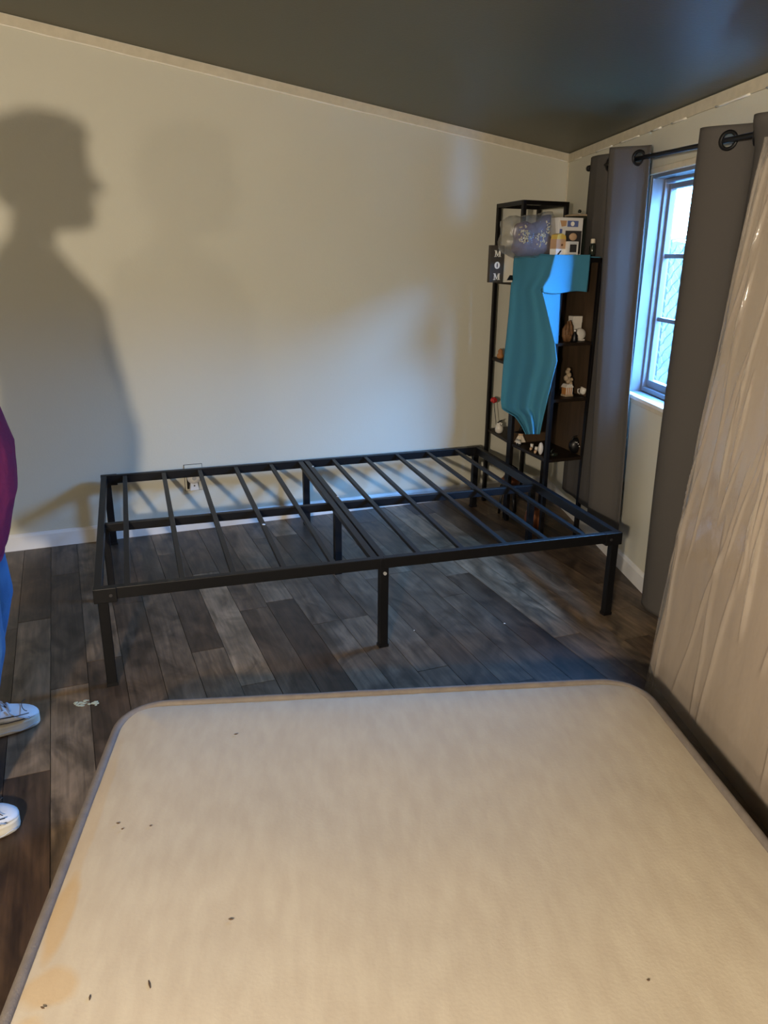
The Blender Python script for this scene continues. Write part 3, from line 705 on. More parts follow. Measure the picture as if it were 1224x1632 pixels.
# dress in a clear bag
bgc = ony(842,372,3.26)
bag = empty('bagged_dress', (bgc.x,3.26,1.385), 'purple dress with gold beads folded in a clear plastic bag on top of the unit', 'dress')
def blob(name, outline_px, y0, th, m, parent, amp=.006, seed=0, n=3, ns=14):
    # pillow-like body whose silhouette follows an outline, with real depth th
    pts = [ony(px, py, y0) for px, py in outline_px]
    cen = sum(pts, Vector())/len(pts)
    out = []
    for i in range(len(pts)):
        for k in range(n): out.append(pts[i].lerp(pts[(i+1)%len(pts)], k/n))
    rs = []
    for j in range(ns+1):
        a = -math.pi/2+math.pi*j/ns; k_ = max(.02, math.cos(a)**.55 if math.cos(a) > 0 else .02)
        rs.append([Vector((cen.x+(p.x-cen.x)*k_, y0+math.sin(a)*th+amp*noise.noise((p.x*30*k_,p.z*30*k_,j*.4+seed)), cen.z+(p.z-cen.z)*k_+amp*noise.noise((p.z*25,p.x*25,j*.3+seed+9)))) for p in out])
    return MB().rings(rs).build(name, m, parent, smooth=True)
blob('dress_bodice', [(836,352),(845,357),(858,352),(868,344),(876,342),(874,358),(872,372),(884,390),(886,399),(880,405),(850,409),(825,408),(815,400),(820,382),(818,365),(824,356)], 3.26, .045, M['purple'], bag, .005, 1)
blob('bag', [(800,350),(812,345),(832,344),(850,343),(866,339),(878,337),(884,350),(887,375),(889,398),(884,407),(850,411),(820,410),(802,404),(796,396),(795,385),(800,372)], 3.265, .062, M['bag'], bag, .008, 4)
bd = MB()
for cxp, cyp, rxp, ryp, nb in ((827,374,9,15,46),(854,378,8,11,34),(865,362,4,12,16),(846,386,22,14,8)):
    for _ in range(nb):
        a = random.random()*6.28; r = math.sqrt(random.random()); p = ony(cxp+rxp*r*math.cos(a), cyp+ryp*r*math.sin(a), 3.26)
        bd.ell((p.x, 3.26-.050+.010*r-random.random()*.004, p.z), .0042, .003, .0042, 6, 4)
o = bd.build('beading', M['gold'], bag, smooth=True); o['kind'] = 'stuff'
# boxes and figures: generic toy packaging
def toybox(px0, px1, py0, y0, depth, label, zb=1.387, win=True, frame=M['white'], name='toy_box', inner=M['darkgrey'], wfrac=(.12,.88,.10,.62)):
    a, b = ony(px0,408,y0), ony(px1,py0,y0)
    r = empty(name, ((a.x+b.x)/2,y0,zb), label, 'box')
    x0,x1,z1 = a.x,b.x,b.z
    MB().box((x0,y0,zb),(x1,y0+depth,z1)).build('carton', frame, r, bevel=.001)
    W_,H_ = x1-x0, z1-zb
    if win: MB().box((x0+W_*wfrac[0],y0-.001,zb+H_*wfrac[2]),(x0+W_*wfrac[1],y0+.004,zb+H_*wfrac[3])).build('window', inner, r)
    return r, x0, x1, zb, z1
r, x0,x1,zb,z1 = toybox(886.5,930,347.5,3.20,.09,'white toy box with blue header strip and a tan figure in its window', wfrac=(.30,.97,.05,.66))
W_,H_ = x1-x0,z1-zb
MB().box((x0+W_*.36,3.1985,zb+H_*.76),(x0+W_*.80,3.2,zb+H_*.92)).build('header_print', M['bluecard'], r)
MB().tube([(x0+W_*.56,3.1985,zb+H_*.84),(x0+W_*.56,3.1965,zb+H_*.84)], .010, 18).build('round_badge', M['letter'], r)
MB().add([(x0+W_*.05,3.1985,zb+H_*.92),(x0+W_*.32,3.1985,zb+H_*.92),(x0+W_*.30,3.1985,zb+H_*.78),(x0+W_*.12,3.1985,zb+H_*.76)],[(3,2,1,0)]).build('corner_print', M['tancard'], r, solid=.001)
MB().box((x0+W_*.06,3.1985,zb+H_*.36),(x0+W_*.16,3.2,zb+H_*.70)).build('side_print', M['bluecard'], r)
MB().ell((x0+W_*.62,3.198,zb+H_*.50), .022,.006,.017).build('figure', M['tanhead'], r, smooth=True)
r, x0,x1,zb,z1 = toybox(904,922.5,385,3.12,.055,'small white carton with dark window standing before the taller toy box', wfrac=(.18,.82,.24,.80))
MB().box((x0+.008,3.1185,zb+(z1-zb)*.86),(x1-.008,3.12,zb+(z1-zb)*.92)).build('print', M['lace'], r)
MB().box((x0+.006,3.1185,zb+(z1-zb)*.07),(x1-.010,3.12,zb+(z1-zb)*.12)).build('print', M['lace'], r)
y0 = 3.14; a, b = ony(885.5,408,y0), ony(903,372,y0); zz1 = b.z; zb = 1.387
r = empty('toy_carton', ((a.x+b.x)/2,y0,zb), 'tan and yellow printed carton left of the small white carton', 'box')
MB().box((a.x,y0,zb),(b.x,y0+.05,zb+(zz1-zb)*.30)).build('lower_print', M['letter'], r)
MB().add([(a.x+.006,y0-.001,zb+.004),(a.x+.022,y0-.001,zb+.022),(a.x+.030,y0-.001,zb+.022),(a.x+.016,y0-.001,zb+.004)],[(0,1,2,3)]).build('dark_stroke', M['black'], r, solid=.001)
MB().box((a.x,y0,zb+(zz1-zb)*.30),(b.x,y0+.05,zb+(zz1-zb)*.74)).build('middle_print', M['tancard'], r)
MB().rings([[Vector((x,yy,z)) for x,z in ((a.x+.001,zb+(zz1-zb)*.74),(b.x,zb+(zz1-zb)*.74),(b.x-.003,zb+(zz1-zb)*.9),((a.x+b.x)/2,zz1),(a.x+.005,zb+(zz1-zb)*.94))] for yy in (y0,y0+.05)]).build('top_print', M['yellow'], r)
MB().tube([((a.x+b.x)/2+.004,y0-.001,zb+(zz1-zb)*.48),((a.x+b.x)/2+.004,y0-.003,zb+(zz1-zb)*.48)], .005, 10).build('dot', M['brownwood'], r)
# dark jar with ball knob
y0 = 3.33; a, b = ony(902,345,y0), ony(944,345,y0); c_ = (a+b)/2; rj = (b.x-a.x)/2*.92; zj = ony(922,345,y0).z
jr = empty('lidded_jar', (c_.x,y0,1.387), 'dark jar with pale lid and shiny ball knob behind the toy boxes', 'jar')
MB().lathe((c_.x,y0,1.387), [(rj*.8,0),(rj*.95,.01),(rj,.05),(rj*.95,zj-1.387)], 24).build('body', M['jar'], jr, smooth=True)
MB().lathe((c_.x,y0,zj), [(rj*1.0,0),(rj*1.02,.003),(rj*.8,.009),(.006,.012)], 24).build('lid', M['plaster'], jr, smooth=True)
kz = ony(922,339,y0).z; MB().tube([(c_.x,y0,zj+.005),(c_.x,y0,kz)], .004, 8).build('stem', M['bolt'], jr)
MB().ell((c_.x,y0,kz+.006), .009,.009,.009).build('knob', M['jar'], jr, smooth=True)
# slim bottle right of it
y0 = 3.10; a, b = ony(939.5,408,y0), ony(950,371,y0); c_ = (a+b)/2; c_.x = min(c_.x, 2.325)
bo = empty('spice_bottle', (c_.x,y0,1.387), 'small dark bottle with cream top next to the curtain', 'bottle')
MB().lathe((c_.x,y0,1.387), [(.013,0),(.015,.005),(.015,.045),(.011,.055)], 16).build('bottle_body', M['jar'], bo, smooth=True)
MB().lathe((c_.x,y0,1.442), [(.0105,0),(.0105,.018),(.008,.020)], 16).build('cap', M['cream'], bo, smooth=True)

# near unit, third shelf (z .999): wooden carving, black bottle, white box, round cup
def sit(px, z, y): p = ony(px, 500, y); return Vector((p.x, y, z))
def at_near(px, z, y=3.12):   # x from pixel at that height
    lo, hi = 0, 1632
    for _ in range(40):
        mid = (lo+hi)/2
        if ony(px, mid, y).z > z: lo = mid
        else: hi = mid
    p = ony(px, lo, y); return Vector((p.x, y, z))
zsh = 1.000
cpos = at_near(903, zsh, 3.11); dwo = empty('wood_carving', cpos, 'brown carved wood ornament on the shelf under the towel', 'ornament')
def treeish(cx_, cy_, z0, hgt, wdt, m, parent, name, seed=0, parts=4):
    b = MB(); rs_ = random.Random(seed)
    for i in range(parts):
        x = cx_+(i-(parts-1)/2)*wdt/parts; h = hgt*(.6+.4*rs_.random()) ; b.tube([(x*.3+cx_*.7,cy_,z0),(x,cy_-.004,z0+h*.35),(x+.006*math.sin(i*2),cy_,z0+h*.7),(x+.010*math.cos(i),cy_,z0+h)], [wdt/parts*.95,wdt/parts*.9,wdt/parts*.75,wdt/parts*.3], 8)
    return b.build(name, m, parent, smooth=True)
treeish(cpos.x, cpos.y, zsh, .115, .052, M['brownwood'], dwo, 'carved_fingers', 3)
cpos = at_near(915, zsh, 3.085); bb = empty('black_bottle', cpos, 'small black bottle with silver stopper beside the carving', 'bottle')
MB().lathe(cpos, [(.013,0),(.014,.004),(.014,.028),(.006,.040),(.005,.046)], 14).build('bottle_body', M['black'], bb, smooth=True)
MB().lathe(cpos+ZZ*.046, [(.006,0),(.007,.006),(.002,.012)], 10).build('stopper', M['bolt'], bb, smooth=True)
cpos = Vector((2.306, 3.15, zsh)); wb = empty('white_box', cpos, 'plain white box at the back of the shelf half behind curtain', 'box')
MB().box((cpos.x-.024,3.15,zsh),(cpos.x+.027,3.19,zsh+.110)).build('carton', M['ceramic'], wb, bevel=.002)
MB().box((cpos.x-.025,3.149,zsh+.080),(cpos.x+.028,3.191,zsh+.112)).build('lid', M['ceramic'], wb, bevel=.002)
cpos = at_near(940, zsh, 3.11); cpos.x = 2.308; cu = empty('round_dish', cpos, 'white round dish propped up in front of the white box', 'dish')
MB().lathe(cpos+Vector((0,.012,.030)), [(.008,.012),(.024,.010),(.029,-.002),(.027,-.004),(.020,.004),(.004,.006)], 24, ax=(0,-1,.25)).build('bowl', M['ceramic'], cu, smooth=True)
MB().box((cpos.x-.014,3.10,zsh),(cpos.x+.014,3.125,zsh+.008)).build('foot', M['ceramic'], cu, bevel=.002)
# second shelf (z .733): house figurine with climbing figures, tilted white cup
zsh = .734; cpos = at_near(903, zsh, 3.12); hs = empty('house_figurine', cpos, 'tan figurine of stacked rounded figures above a little red house', 'figurine')
x = cpos.x
MB().box((x-.022,3.10,zsh),(x+.024,3.14,zsh+.010)).build('plinth', M['plaster'], hs, bevel=.002)
MB().box((x-.020,3.103,zsh+.010),(x+.020,3.137,zsh+.045)).build('house_body', M['orange'], hs, bevel=.001)
for k in (-.016,-.005,.006,.017): MB().tube([(x+k,3.102,zsh+.010),(x+k,3.102,zsh+.044)], .0022, 6).build('column', M['ceramic'], hs)
MB().rings([[Vector((x+dx,yy,zsh+dz)) for dx,dz in ((-.024,.044),(.024,.044),(.012,.060),(-.012,.060))] for yy in (3.100,3.140)]).build('roof', M['ceramic'], hs)
st = MB()
for dx,dz,rr_ in ((.006,.075,.016),(-.008,.088,.014),(.004,.102,.013),(-.004,.118,.011),(.016,.060,.013),(.000,.130,.008),(.020,.080,.009)): st.ell((x+dx,3.122,zsh+dz), rr_, .013, rr_*1.05, 10, 8)
st.build('stacked_figures', M['plaster'], hs, smooth=True)
cpos = at_near(927, zsh, 3.10); cu = empty('white_cup', cpos, 'white ceramic cup lying tilted on the second lowest shelf', 'cup')
MB().lathe(cpos+Vector((0,0,.012)), [(.008,-.004),(.013,.000),(.018,.012),(.020,.028),(.018,.028),(.015,.012),(.002,.004)], 20, ax=(.45,-.1,1)).build('cup_body', M['ceramic'], cu, smooth=True)
MB().tube([cpos+Vector((-.014,0,.036)),cpos+Vector((-.026,0,.034)),cpos+Vector((-.024,0,.018)),cpos+Vector((-.012,0,.010))], .003, 8).build('handle', M['ceramic'], cu, smooth=True)
# bottom shelf near: black beaded purse, glass pieces
zsh = .437; cpos = at_near(917, zsh, 3.12); pu = empty('beaded_purse', cpos, 'black purse with a line of shiny beads on the bottom shelf', 'purse')
MB().ell(cpos+Vector((.0,0,.042)), .042,.028,.042,18,10).build('purse_body', M['black'], pu, smooth=True)
MB().tube([cpos+Vector((-.035,0,.060)),cpos+Vector((-.02,0,.088)),cpos+Vector((.01,0,.092)),cpos+Vector((.034,0,.062))], .0035, 8).build('purse_handle', M['black'], pu, smooth=True)
for k in range(7):
    t = k/6; MB().ell(cpos+Vector((-.026+.048*t,-.027-.003*math.sin(t*3),.066-.042*t+.006*math.sin(t*7))), .0032,.0032,.0032,8,6).build('bead', M['bolt'], pu, smooth=True)
cpos = at_near(882, zsh, 3.10); gb = empty('glass_swan', cpos, 'small dark glass ornament with curled neck left of the purse', 'ornament')
MB().ell(cpos+Vector((.004,0,.011)), .020,.012,.011).build('ornament_body', M['jar'], gb, smooth=True)
MB().tube([cpos+Vector((-.012,0,.014)),cpos+Vector((-.016,0,.028)),cpos+Vector((-.008,0,.040)),cpos+Vector((.002,0,.036))], [.004,.0035,.003,.002], 8).build('neck', M['jar'], gb, smooth=True)
# tall unit left side: orange piece, red ball, white owl, witch doll, shoes, shell
zsh = .846
def sidesit(px, z, off): # on the side line of the units
    lo, hi = 0, 1632
    for _ in range(40):
        mid = (lo+hi)/2
        if onside(px, mid, off).z > z: lo = mid
        else: hi = mid
    p = onside(px, lo, off); return Vector((p.x, p.y, z))
cpos = sidesit(797, .846, -.05); og_ = empty('orange_gourd', cpos, 'small orange clay gourd on the tall rack at the height of the towel middle', 'ornament')
MB().lathe(cpos, [(.010,0),(.017,.006),(.019,.018),(.012,.030),(.014,.040),(.008,.050),(.003,.054)], 14).build('gourd_body', M['orange'], og_, smooth=True)
cpos = sidesit(789, .437, -.03)
rose_z = onside(788,638,-.01)
ro = empty('red_rose', (cpos.x-.0,cpos.y,.437), 'red rose on a thin stem standing at the left end of the bottom shelf', 'flower')
rc_ = Vector((rose_z.x, cpos.y, rose_z.z))
MB().tube([(cpos.x,cpos.y,.437),(cpos.x+.005,cpos.y,.48),rc_], .002, 6).build('stem', M['black'], ro, smooth=True)
b = MB()
for k in range(9):
    a = k*2.4; r_ = .003+.0015*k; b.ell(rc_+Vector((math.cos(a)*r_, math.sin(a)*r_, .004-.001*k)), .010,.010,.013,8,6)
b.build('bloom', M['red'], ro, smooth=True)
cpos = sidesit(795, .437, -.045); ow = empty('white_bird_figurine', cpos, 'white rounded bird figurine with black eye markings on the bottom shelf', 'figurine')
MB().lathe(cpos, [(.012,0),(.020,.006),(.024,.022),(.021,.036),(.017,.046),(.015,.056),(.006,.066)], 18).build('bird_body', M['ceramic'], ow, smooth=True)
for dx in (-.007,.008):
    e_ = MB().ell(cpos+Vector((dx,-.015,.052)), .0055,.003,.0055,10,6).build('eye', M['letter'], ow, smooth=True)
    MB().ell(cpos+Vector((dx,-.018,.052)), .0028,.002,.0028,8,6).build('pupil', M['black'], e_, smooth=True)
MB().tube([cpos+Vector((-.016,-.004,.060)),cpos+Vector((0,-.008,.068)),cpos+Vector((.018,-.002,.074))], [.003,.005,.001], 8).build('brow_feather', M['black'], ow, smooth=True)
MB().tube([cpos+Vector((0,-.017,.047)),cpos+Vector((0,-.025,.043))], [.003,.0008], 8).build('beak', M['black'], ow, smooth=True)
cpos = sidesit(829, .437, -.040); wd = empty('witch_doll', cpos, 'witch doll with black hat and pale dress sitting on the bottom shelf', 'doll')
MB().lathe(cpos+Vector((0,0,.060)), [(.036,0),(.030,.003),(.013,.006),(.009,.020),(.001,.040)], 18).build('hat', M['black'], wd, smooth=True)
MB().ell(cpos+Vector((0,0,.052)), .014,.013,.014).build('head', M['tanhead'], wd, smooth=True)
b = MB(); rs=[]
for k in range(6):
    t = k/5; rs.append([cpos+Vector((math.cos(a)*(.012+.018*t)*(1+.12*math.sin(a*5)), math.sin(a)*(.011+.015*t)*(1+.12*math.sin(a*5)), .045-.035*t)) for a in [i*2*math.pi/30 for i in range(30)]])
b.rings(rs).build('dress', M['cream'], wd, smooth=True)
for dy in (-.012,.010):
    p0 = cpos+Vector((-.020,dy-.01,.020)); p1 = cpos+Vector((-.036,dy-.04,.006)); p2 = p1+Vector((-.010,-.02,0))
    MB().tube([p0,(p0+p1)/2+ZZ*.003,p1], [.009,.008,.006], 8).build('leg', M['ceramic'], wd, smooth=True)
    MB().tube([p1,p2], [.007,.006], 8).build('boot', M['black'], wd, smooth=True)
for i,px in enumerate((846,853)):
    cpos = sidesit(px, .437, -.025+.01*i)
    o = empty('doll_shoe', cpos, ['pale pink miniature shoe on bottom shelf right of the witch doll','pale pink miniature shoe on bottom shelf next to the white shell'][i], 'ornament')
    MB().tube([cpos+Vector((.012,.01,.007)),cpos+Vector((0,0,.008)),cpos+Vector((-.010,-.012,.006))],[.007,.008,.005],10).build('shoe_body', M['tanhead'], o, smooth=True)
    MB().lathe(cpos+Vector((.010,.008,.008)), [(.007,0),(.008,.012),(.0085,.022)], 12).build('shoe_shaft', M['ceramic'], o, smooth=True)
cpos = sidesit(861, .437, -.022); sh = empty('white_shell', cpos, 'white oval shell by the near post on the bottom shelf', 'shell')
b = MB(); rs = []
for k in range(11):
    a = -math.pi/2+math.pi*k/10; rs.append([cpos+Vector((.012*math.cos(a)*math.cos(t)*(1+.05*math.sin(t*9)), .014*math.cos(a)*math.sin(t)*(1+.05*math.sin(t*9)), .032+.032*math.sin(a))) for t in [i*2*math.pi/36 for i in range(36)]])
b.rings(rs).build('shell_body', M['ceramic'], sh, smooth=True)
# floor level under the racks: copper kettle, low black stool, brown pot
cpos = Vector((2.225,3.52,0)); ke = empty('copper_kettle', cpos, 'round copper kettle with bail handle on small black stand under the rack', 'kettle')
MB().lathe(cpos+ZZ*.165, [(.030,0),(.045,.008),(.052,.030),(.045,.055),(.025,.068),(.010,.072),(.006,.082)], 22).build('kettle_body', M['copper'], ke, smooth=True)
MB().tube([cpos+Vector((-.045,0,.205)),cpos+Vector((-.035,0,.262)),cpos+Vector((0,0,.285)),cpos+Vector((.035,0,.262)),cpos+Vector((.045,0,.205))], .004, 8).build('bail_handle', M['black'], ke, smooth=True)
MB().tube([cpos+Vector((-.040,-.01,.185)),cpos+Vector((-.062,-.016,.205)),cpos+Vector((-.070,-.018,.225))], [.010,.007,.005], 10).build('spout', M['copper'], ke, smooth=True)
sto = empty('black_stand', cpos, 'low black three legged stand carrying the copper kettle', 'stand')
MB().lathe(cpos+ZZ*.153, [(.060,0),(.062,.003),(.060,.012)], 22).build('stand_top', M['black'], sto, smooth=True)
for k in range(3):
    a = k*2.094+.4; MB().tube([cpos+Vector((math.cos(a)*.045,math.sin(a)*.045,.153)), cpos+Vector((math.cos(a)*.058,math.sin(a)*.058,0))], .007, 8).build('leg', M['black'], sto, smooth=True)
cpos = Vector((2.235,3.28,0)); bp_ = empty('glazed_pot', cpos, 'small brown glazed pot on the floor beneath the near shelf unit', 'pot')
MB().lathe(cpos, [(.035,0),(.045,.01),(.055,.045),(.050,.085),(.040,.10),(.042,.108),(.036,.108),(.034,.09)], 22).build('pot_body', M['copper'], bp_, smooth=True)

# ------------------------------------------------------------------ bits on the floor
for i,(px,py,r_) in enumerate(((804,994,.004),(660,1005,.0025),(697,1155-140,.002))):
    if i == 2: continue
    p = onz(px,py,.001); o = MB().ell(p+ZZ*.001, r_, r_, .0018, 8, 5).build('lint', M['white'], smooth=True, loc=p)
    tag(o, ['round white speck on the floor right of the middle bed leg','fainter pale speck on the floor just right of middle bed leg'][i], 'debris', 'specks on the floor')
b = MB(); rs_ = random.Random(3)
for cxp, cyp, n_, w_ in ((125,1122,16,9),(138,1119,8,5),(151,1121,12,5)):
    for _ in range(n_):
        p = onz(cxp+rs_.uniform(-w_,w_), cyp+rs_.uniform(-3,3), .0006); b.ell(p, rs_.uniform(.003,.008), rs_.uniform(.002,.006), .0007, 7, 4)
o = b.build('paint_splatter', M['paint'], smooth=True); tag(o, 'dried pale green paint splatter on the floor left of the bed leg', 'paint', None, 'stuff')

# ------------------------------------------------------------------ person at the left edge
px_, py_ = -.33, 2.045
per = empty('person', (px_, py_, 0), 'person in magenta shirt, blue jeans and white sneakers at left edge, facing right', 'person')
def remesh(o, vox, sm=6):
    md = o.modifiers.new('remesh', 'REMESH'); md.mode = 'VOXEL'; md.voxel_size = vox; md.use_smooth_shade = True
    s_ = o.modifiers.new('smooth', 'SMOOTH'); s_.iterations = sm; s_.factor = .5
FY = {1: 2.285, -1: 1.815}      # far and near foot lines
body = MB()
# trunk: rings given by front x, back x, half width
def ringloft(mb, rows_, y0=py_, n=28, pw=2.3):
    rs = []
    for z, xf, xb, hw in rows_:
        cx_, rx = (xf+xb)/2, (xf-xb)/2
        ring = []
        for t in range(n):
            a = t*2*math.pi/n; c, s_ = math.cos(a), math.sin(a)
            ring.append(Vector((cx_+rx*math.copysign(abs(c)**(2/pw), c), y0+hw*math.copysign(abs(s_)**(2/pw), s_), z)))
        rs.append(ring)
    return mb.rings(rs)
ringloft(body, [(.70,-.18,-.47,.15),(.80,-.17,-.48,.17),(.92,-.16,-.46,.165),(1.05,-.17,-.45,.155),(1.18,-.215,-.44,.15),(1.28,-.24,-.44,.160),(1.335,-.28,-.43,.150),(1.37,-.30,-.42,.09),(1.41,-.31,-.41,.055)])
body.tube([(-.375,py_,1.33),(-.345,py_,1.42),(-.325,py_,1.50)], [.062,.055,.055], 14)
# head: profile rings
ringloft(body, [(1.445,-.215,-.27,.028),(1.460,-.196,-.30,.042),(1.480,-.190,-.345,.052),(1.505,-.196,-.375,.062),(1.530,-.192,-.385,.068),(1.555,-.192,-.392,.073),(1.580,-.198,-.395,.076),(1.610,-.190,-.395,.078),(1.640,-.193,-.39,.077),(1.665,-.205,-.375,.068),(1.685,-.235,-.35,.048),(1.694,-.27,-.32,.02)], pw=2.05)
# nose, lips, ears, brow
body.tube([(-.196,py_,1.590),(-.180,py_,1.565),(-.166,py_,1.546),(-.185,py_,1.536)], [.007,.010,.013,.010], 10)
body.ell((-.192,py_,1.512), .010,.022,.006); body.ell((-.193,py_,1.500), .010,.019,.006); body.ell((-.200,py_,1.472), .014,.018,.013)
for s_ in (-1,1):
    body.ell((-.300,py_+s_*.079,1.555), .016,.008,.030); body.ell((-.196,py_+s_*.030,1.600), .008,.022,.006); body.ell((-.188,py_+s_*.012,1.545),.008,.009,.008)
    # arm with hand and fingers, hanging slightly bent
    sh_ = Vector((-.365, py_+s_*.185, 1.33)); el = Vector((-.415, py_+s_*.245, 1.06)); wr = Vector((-.325, py_+s_*.255, .84))
    body.tube([Vector((-.365,py_+s_*.12,1.34)), sh_, sh_.lerp(el,.5), el, el.lerp(wr,.35), wr], [.055,.056,.050,.042,.040,.027], 14)
    hd = (wr-el).normalized(); pc = wr+hd*.045
    body.tube([wr, wr+hd*.025, pc+hd*.01, wr+hd*.085], [(.030,.022),(.040,.017),(.043,.016),(.038,.013)], 12, ref=(1,0,.4))
    fx = Vector((1,0,.41)).normalized(); fx = (fx-hd*fx.dot(hd)).normalized(); pn = hd.cross(fx)*(-s_)
    for k,(o_,ln) in enumerate(((.030,.066),(.011,.074),(-.009,.069),(-.028,.054))):
        b0_ = wr+hd*.080+fx*o_; b1_ = b0_+hd*ln*.5+pn*.004; b2_ = b1_+hd*ln*.3+pn*.014; b3_ = b2_+hd*ln*.2+pn*.014
        body.tube([b0_,b1_,b2_,b3_], [.0095,.0088,.008,.006], 8)
    body.tube([wr+hd*.030+fx*.030, wr+hd*.055+fx*.052+pn*.004, wr+hd*.080+fx*.058+pn*.012, wr+hd*.098+fx*.056+pn*.016], [.014,.011,.0095,.007], 8)
    hip = Vector((-.33, py_+s_*.09, .86)); kn = Vector((-.315, py_+s_*.185, .47)); an = Vector((-.40, FY[s_], .09))
    body.tube([hip, hip.lerp(kn,.5), kn, kn.lerp(an,.35), an], [.085,.08,.058,.055,.036], 14)
bo_ = body.build('body', M['skin'], per, smooth=True); remesh(bo_, .0055, 4)
for s_ in (-1,1):
    e_ = MB().ell((-.199,py_+s_*.029,1.580), .008,.0125,.0075,14,10).build('eye', M['letter'], bo_, smooth=True)
    
# iris as a darker cap belongs to the eye area
for s_ in (-1,1): MB().ell((-.1925,py_+s_*.029,1.580), .002,.0045,.0045,12,8).build('iris', M['brownwood'], bo_, smooth=True)
MB().ell((-.1845,py_,1.506), .003,.019,.006,12,8).build('lips', M['red'], bo_, smooth=True).data.materials[0] = mat('lips', (.35,.13,.11), .5)
# hair: short and full
hb = MB()
ringloft(hb, [(1.50,-.33,-.405,.060),(1.53,-.305,-.415,.085),(1.57,-.29,-.425,.094),(1.61,-.262,-.425,.096),(1.635,-.205,-.425,.095),(1.66,-.185,-.415,.092),(1.685,-.185,-.40,.082),(1.705,-.205,-.375,.062),(1.718,-.25,-.33,.03)], pw=2.1)
for k in range(70):
    a = random.random()*6.28; z = random.uniform(1.64,1.715); rr_ = .095*math.sqrt(max(.05,1-((z-1.62)/.11)**2))
    hb.ell((-.305+rr_*1.15*math.cos(a), py_+rr_*.93*math.sin(a), z), .014,.014,.012,7,5)
hr = hb.build('hair', M['hair'], per, smooth=True); remesh(hr, .006, 2)
# shirt
sb_ = MB()
ringloft(sb_, [(.655,-.205,-.465,.195),(.67,-.195,-.495,.212),(.72,-.175,-.505,.215),(.82,-.146,-.50,.212),(.93,-.136,-.485,.205),(1.03,-.158,-.475,.195),(1.12,-.175,-.47,.19),(1.20,-.185,-.47,.195),(1.27,-.190,-.47,.205),(1.33,-.240,-.46,.195),(1.375,-.275,-.44,.13),(1.40,-.295,-.42,.078)])
for s_ in (-1,1):
    sh_ = Vector((-.365, py_+s_*.185, 1.33)); el = Vector((-.415, py_+s_*.245, 1.06))
    sb_.tube([Vector((-.365,py_+s_*.10,1.325)), sh_, sh_.lerp(el,.45), sh_.lerp(el,.92)], [.070,.074,.068,.066], 16)
so = sb_.build('shirt', M['shirt'], per, smooth=True); remesh(so, .007, 5)
MB().tube([Vector((-.352+.066*math.cos(a), py_+.075*math.sin(a), 1.398-.012*math.cos(a))) for a in [k*2*math.pi/40 for k in range(40)]], .009, 8, closed=True).build('collar', M['shirt'], so, smooth=True)
# hem roll of the shirt
hem = [Vector(((-.205-.465)/2+.132*math.cos(a), py_+.204*math.sin(a), .660+.004*math.sin(a*7))) for a in [k*2*math.pi/60 for k in range(60)]]
MB().tube(hem, .008, 8, closed=True).build('hem', M['shirt'], so, smooth=True)
tx = bpy.data.textures.new('folds', 'CLOUDS'); tx.noise_scale = .12
dm = so.modifiers.new('folds', 'DISPLACE'); dm.texture = tx; dm.strength = .014; dm.mid_level = .5
# jeans
jb = MB()
ringloft(jb, [(.70,-.20,-.45,.16),(.76,-.19,-.46,.175),(.86,-.19,-.46,.175)])
for s_ in (-1,1):
    hip = Vector((-.325, py_+s_*.09, .80)); kn = Vector((-.290, py_+s_*.180, .47)); an = Vector((-.395, FY[s_], .075))
    jb.tube([hip, hip.lerp(kn,.5), kn, kn.lerp(an,.4), kn.lerp(an,.8), an], [.108,.100,.080,.076,.068,.072], 18)
jo = jb.build('jeans', M['jeans'], per, smooth=True); remesh(jo, .007, 4)
dm = jo.modifiers.new('folds', 'DISPLACE'); dm.texture = tx; dm.strength = .012
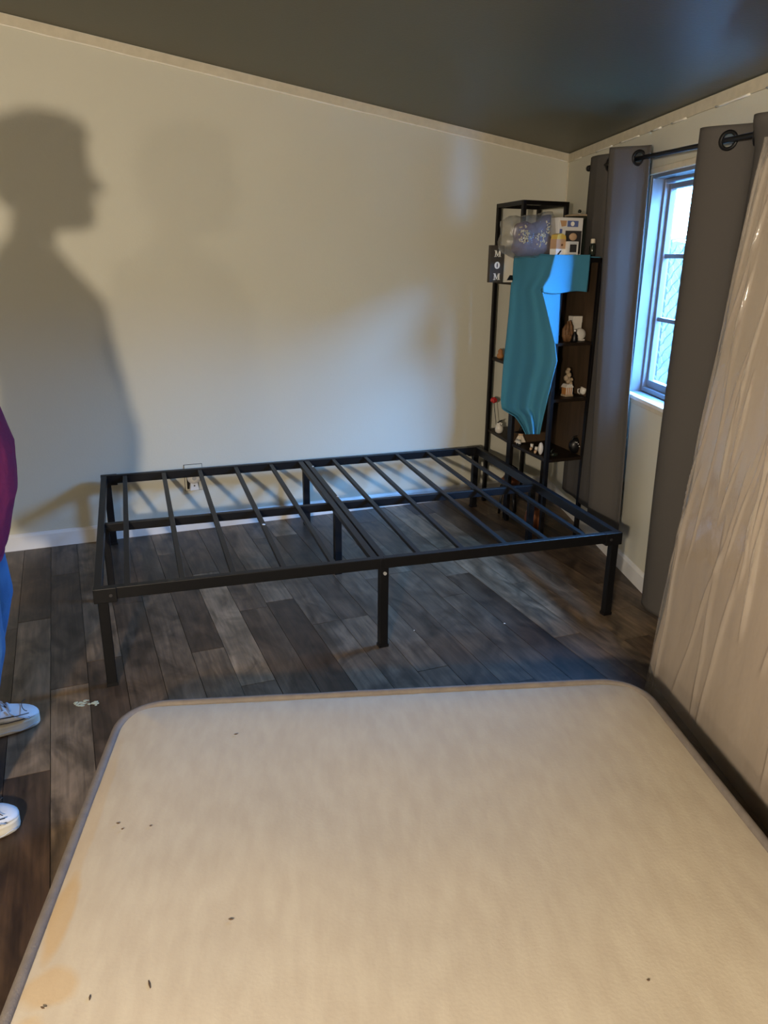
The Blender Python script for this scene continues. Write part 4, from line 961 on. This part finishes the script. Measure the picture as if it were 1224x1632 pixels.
# sneakers
def sneaker(toe, heel_dir, side):
    d = -heel_dir.normalized(); sd = Vector((-d.y, d.x, 0)); Ls = .295
    def sp(t, w_, z): return toe - d*(Ls*t) + sd*w_ + ZZ*z     # t 0 at toe, 1 at heel
    prof = [(0.0,.012,.0),(.03,.034,.004),(.12,.046,.006),(.28,.051,.004),(.45,.046,.0),(.62,.039,-.001),(.8,.038,.0),(.94,.034,.0),(1.0,.018,.0)]
    root = MB(); pts_t = []
    def outl(sc, z, grow=0): 
        L_ = [sp(t, (w_*sc+grow)+b_, z) for t,w_,b_ in prof]; R_ = [sp(t, -(w_*sc+grow)+b_, z) for t,w_,b_ in reversed(prof)]; return L_+R_
    sole = MB().rings([outl(.93,.0), outl(1.03,.006), outl(1.05,.018), outl(1.0,.026), outl(1.04,.034), outl(.97,.038)]).build('sneaker', M['sole'], per, smooth=True, subs=1)
    # upper: height profile along the shoe
    hts = [(.0,.040,.010),(.04,.052,.030),(.12,.062,.043),(.22,.070,.047),(.34,.084,.044),(.46,.102,.040),(.58,.115,.036),(.72,.115,.035),(.88,.112,.034),(.97,.105,.030),(1.0,.080,.022)]
    rs = []
    for t, h, w_ in hts:
        ring = []
        for k in range(16):
            a = k*2*math.pi/16; zz = .030+(h-.030)*.5*(1+math.sin(a)); ww = w_*math.cos(a)*(1-.25*max(0, math.sin(a)))
            ring.append(sp(t, ww, zz))
        rs.append(ring)
    up = MB().rings(rs).build('upper', M['shoe'], sole, smooth=True, subs=1)
    for t0, h0 in ((.27,.082),(.33,.090),(.39,.098),(.45,.107)):
        MB().tube([sp(t0,-.024,h0-.012), sp(t0+.01,-.010,h0-.001), sp(t0+.02,.010,h0-.001), sp(t0+.01,.024,h0-.012)], .0035, 6).build('lace', M['lace'], sole, smooth=True)
    MB().tube([sp(.36,0,.098), sp(.33,-.022,.106), sp(.30,-.030,.092), sp(.35,-.014,.097)], .003, 6).build('lace', M['lace'], sole, smooth=True)
    for z_, o_ in ((.058,.0),(.050,.0)):
        MB().tube([sp(t,-side*(w_*.93), z_+ (.02*t if z_ > .055 else -.004)) for t,w_ in ((.10,.044),(.2,.050),(.3,.051),(.42,.048),(.55,.042))], .0016, 6).build('stitch_line', M['darkgrey'], sole, smooth=True)
    for pth in (((.50,.040,.050),(.40,.043,.062),(.30,.042,.066),(.22,.036,.060)), ((.62,.037,.048),(.55,.037,.075),(.50,.030,.095)), ((.44,.045,.046),(.38,.041,.074),(.35,.030,.086)), ((.10,.043,.044),(.20,.046,.056),(.27,.036,.068),(.29,.026,.078))):
        MB().tube([sp(t,-side*w_,z_) for t,w_,z_ in pth], .0022, 6).build('overlay_seam', M['lace'], sole, smooth=True)
    MB().tube([sp(t,-side*w_,.017+.004*math.sin(t*26)) for t,w_ in ((.03,.036),(.07,.043),(.12,.0485),(.2,.0525),(.28,.0535),(.36,.0525),(.45,.0485),(.53,.045),(.62,.041),(.75,.040),(.9,.036))], .0016, 6).build('sole_groove', M['lace'], sole, smooth=True)
    MB().tube([sp(.11+.045*math.cos(a), .036*math.sin(a), .0655+.002*math.cos(a)) for a in [-1.5+3*k/10 for k in range(11)]], .0012, 6).build('toe_seam', M['darkgrey'], sole, smooth=True)
    return sole
sneaker(Vector((-.195,FY[1]+.010,0)), Vector((-1,-.10,0)), 1)
sneaker(Vector((-.235,FY[-1]+.005,0)), Vector((-1,-.05,0)), 1)
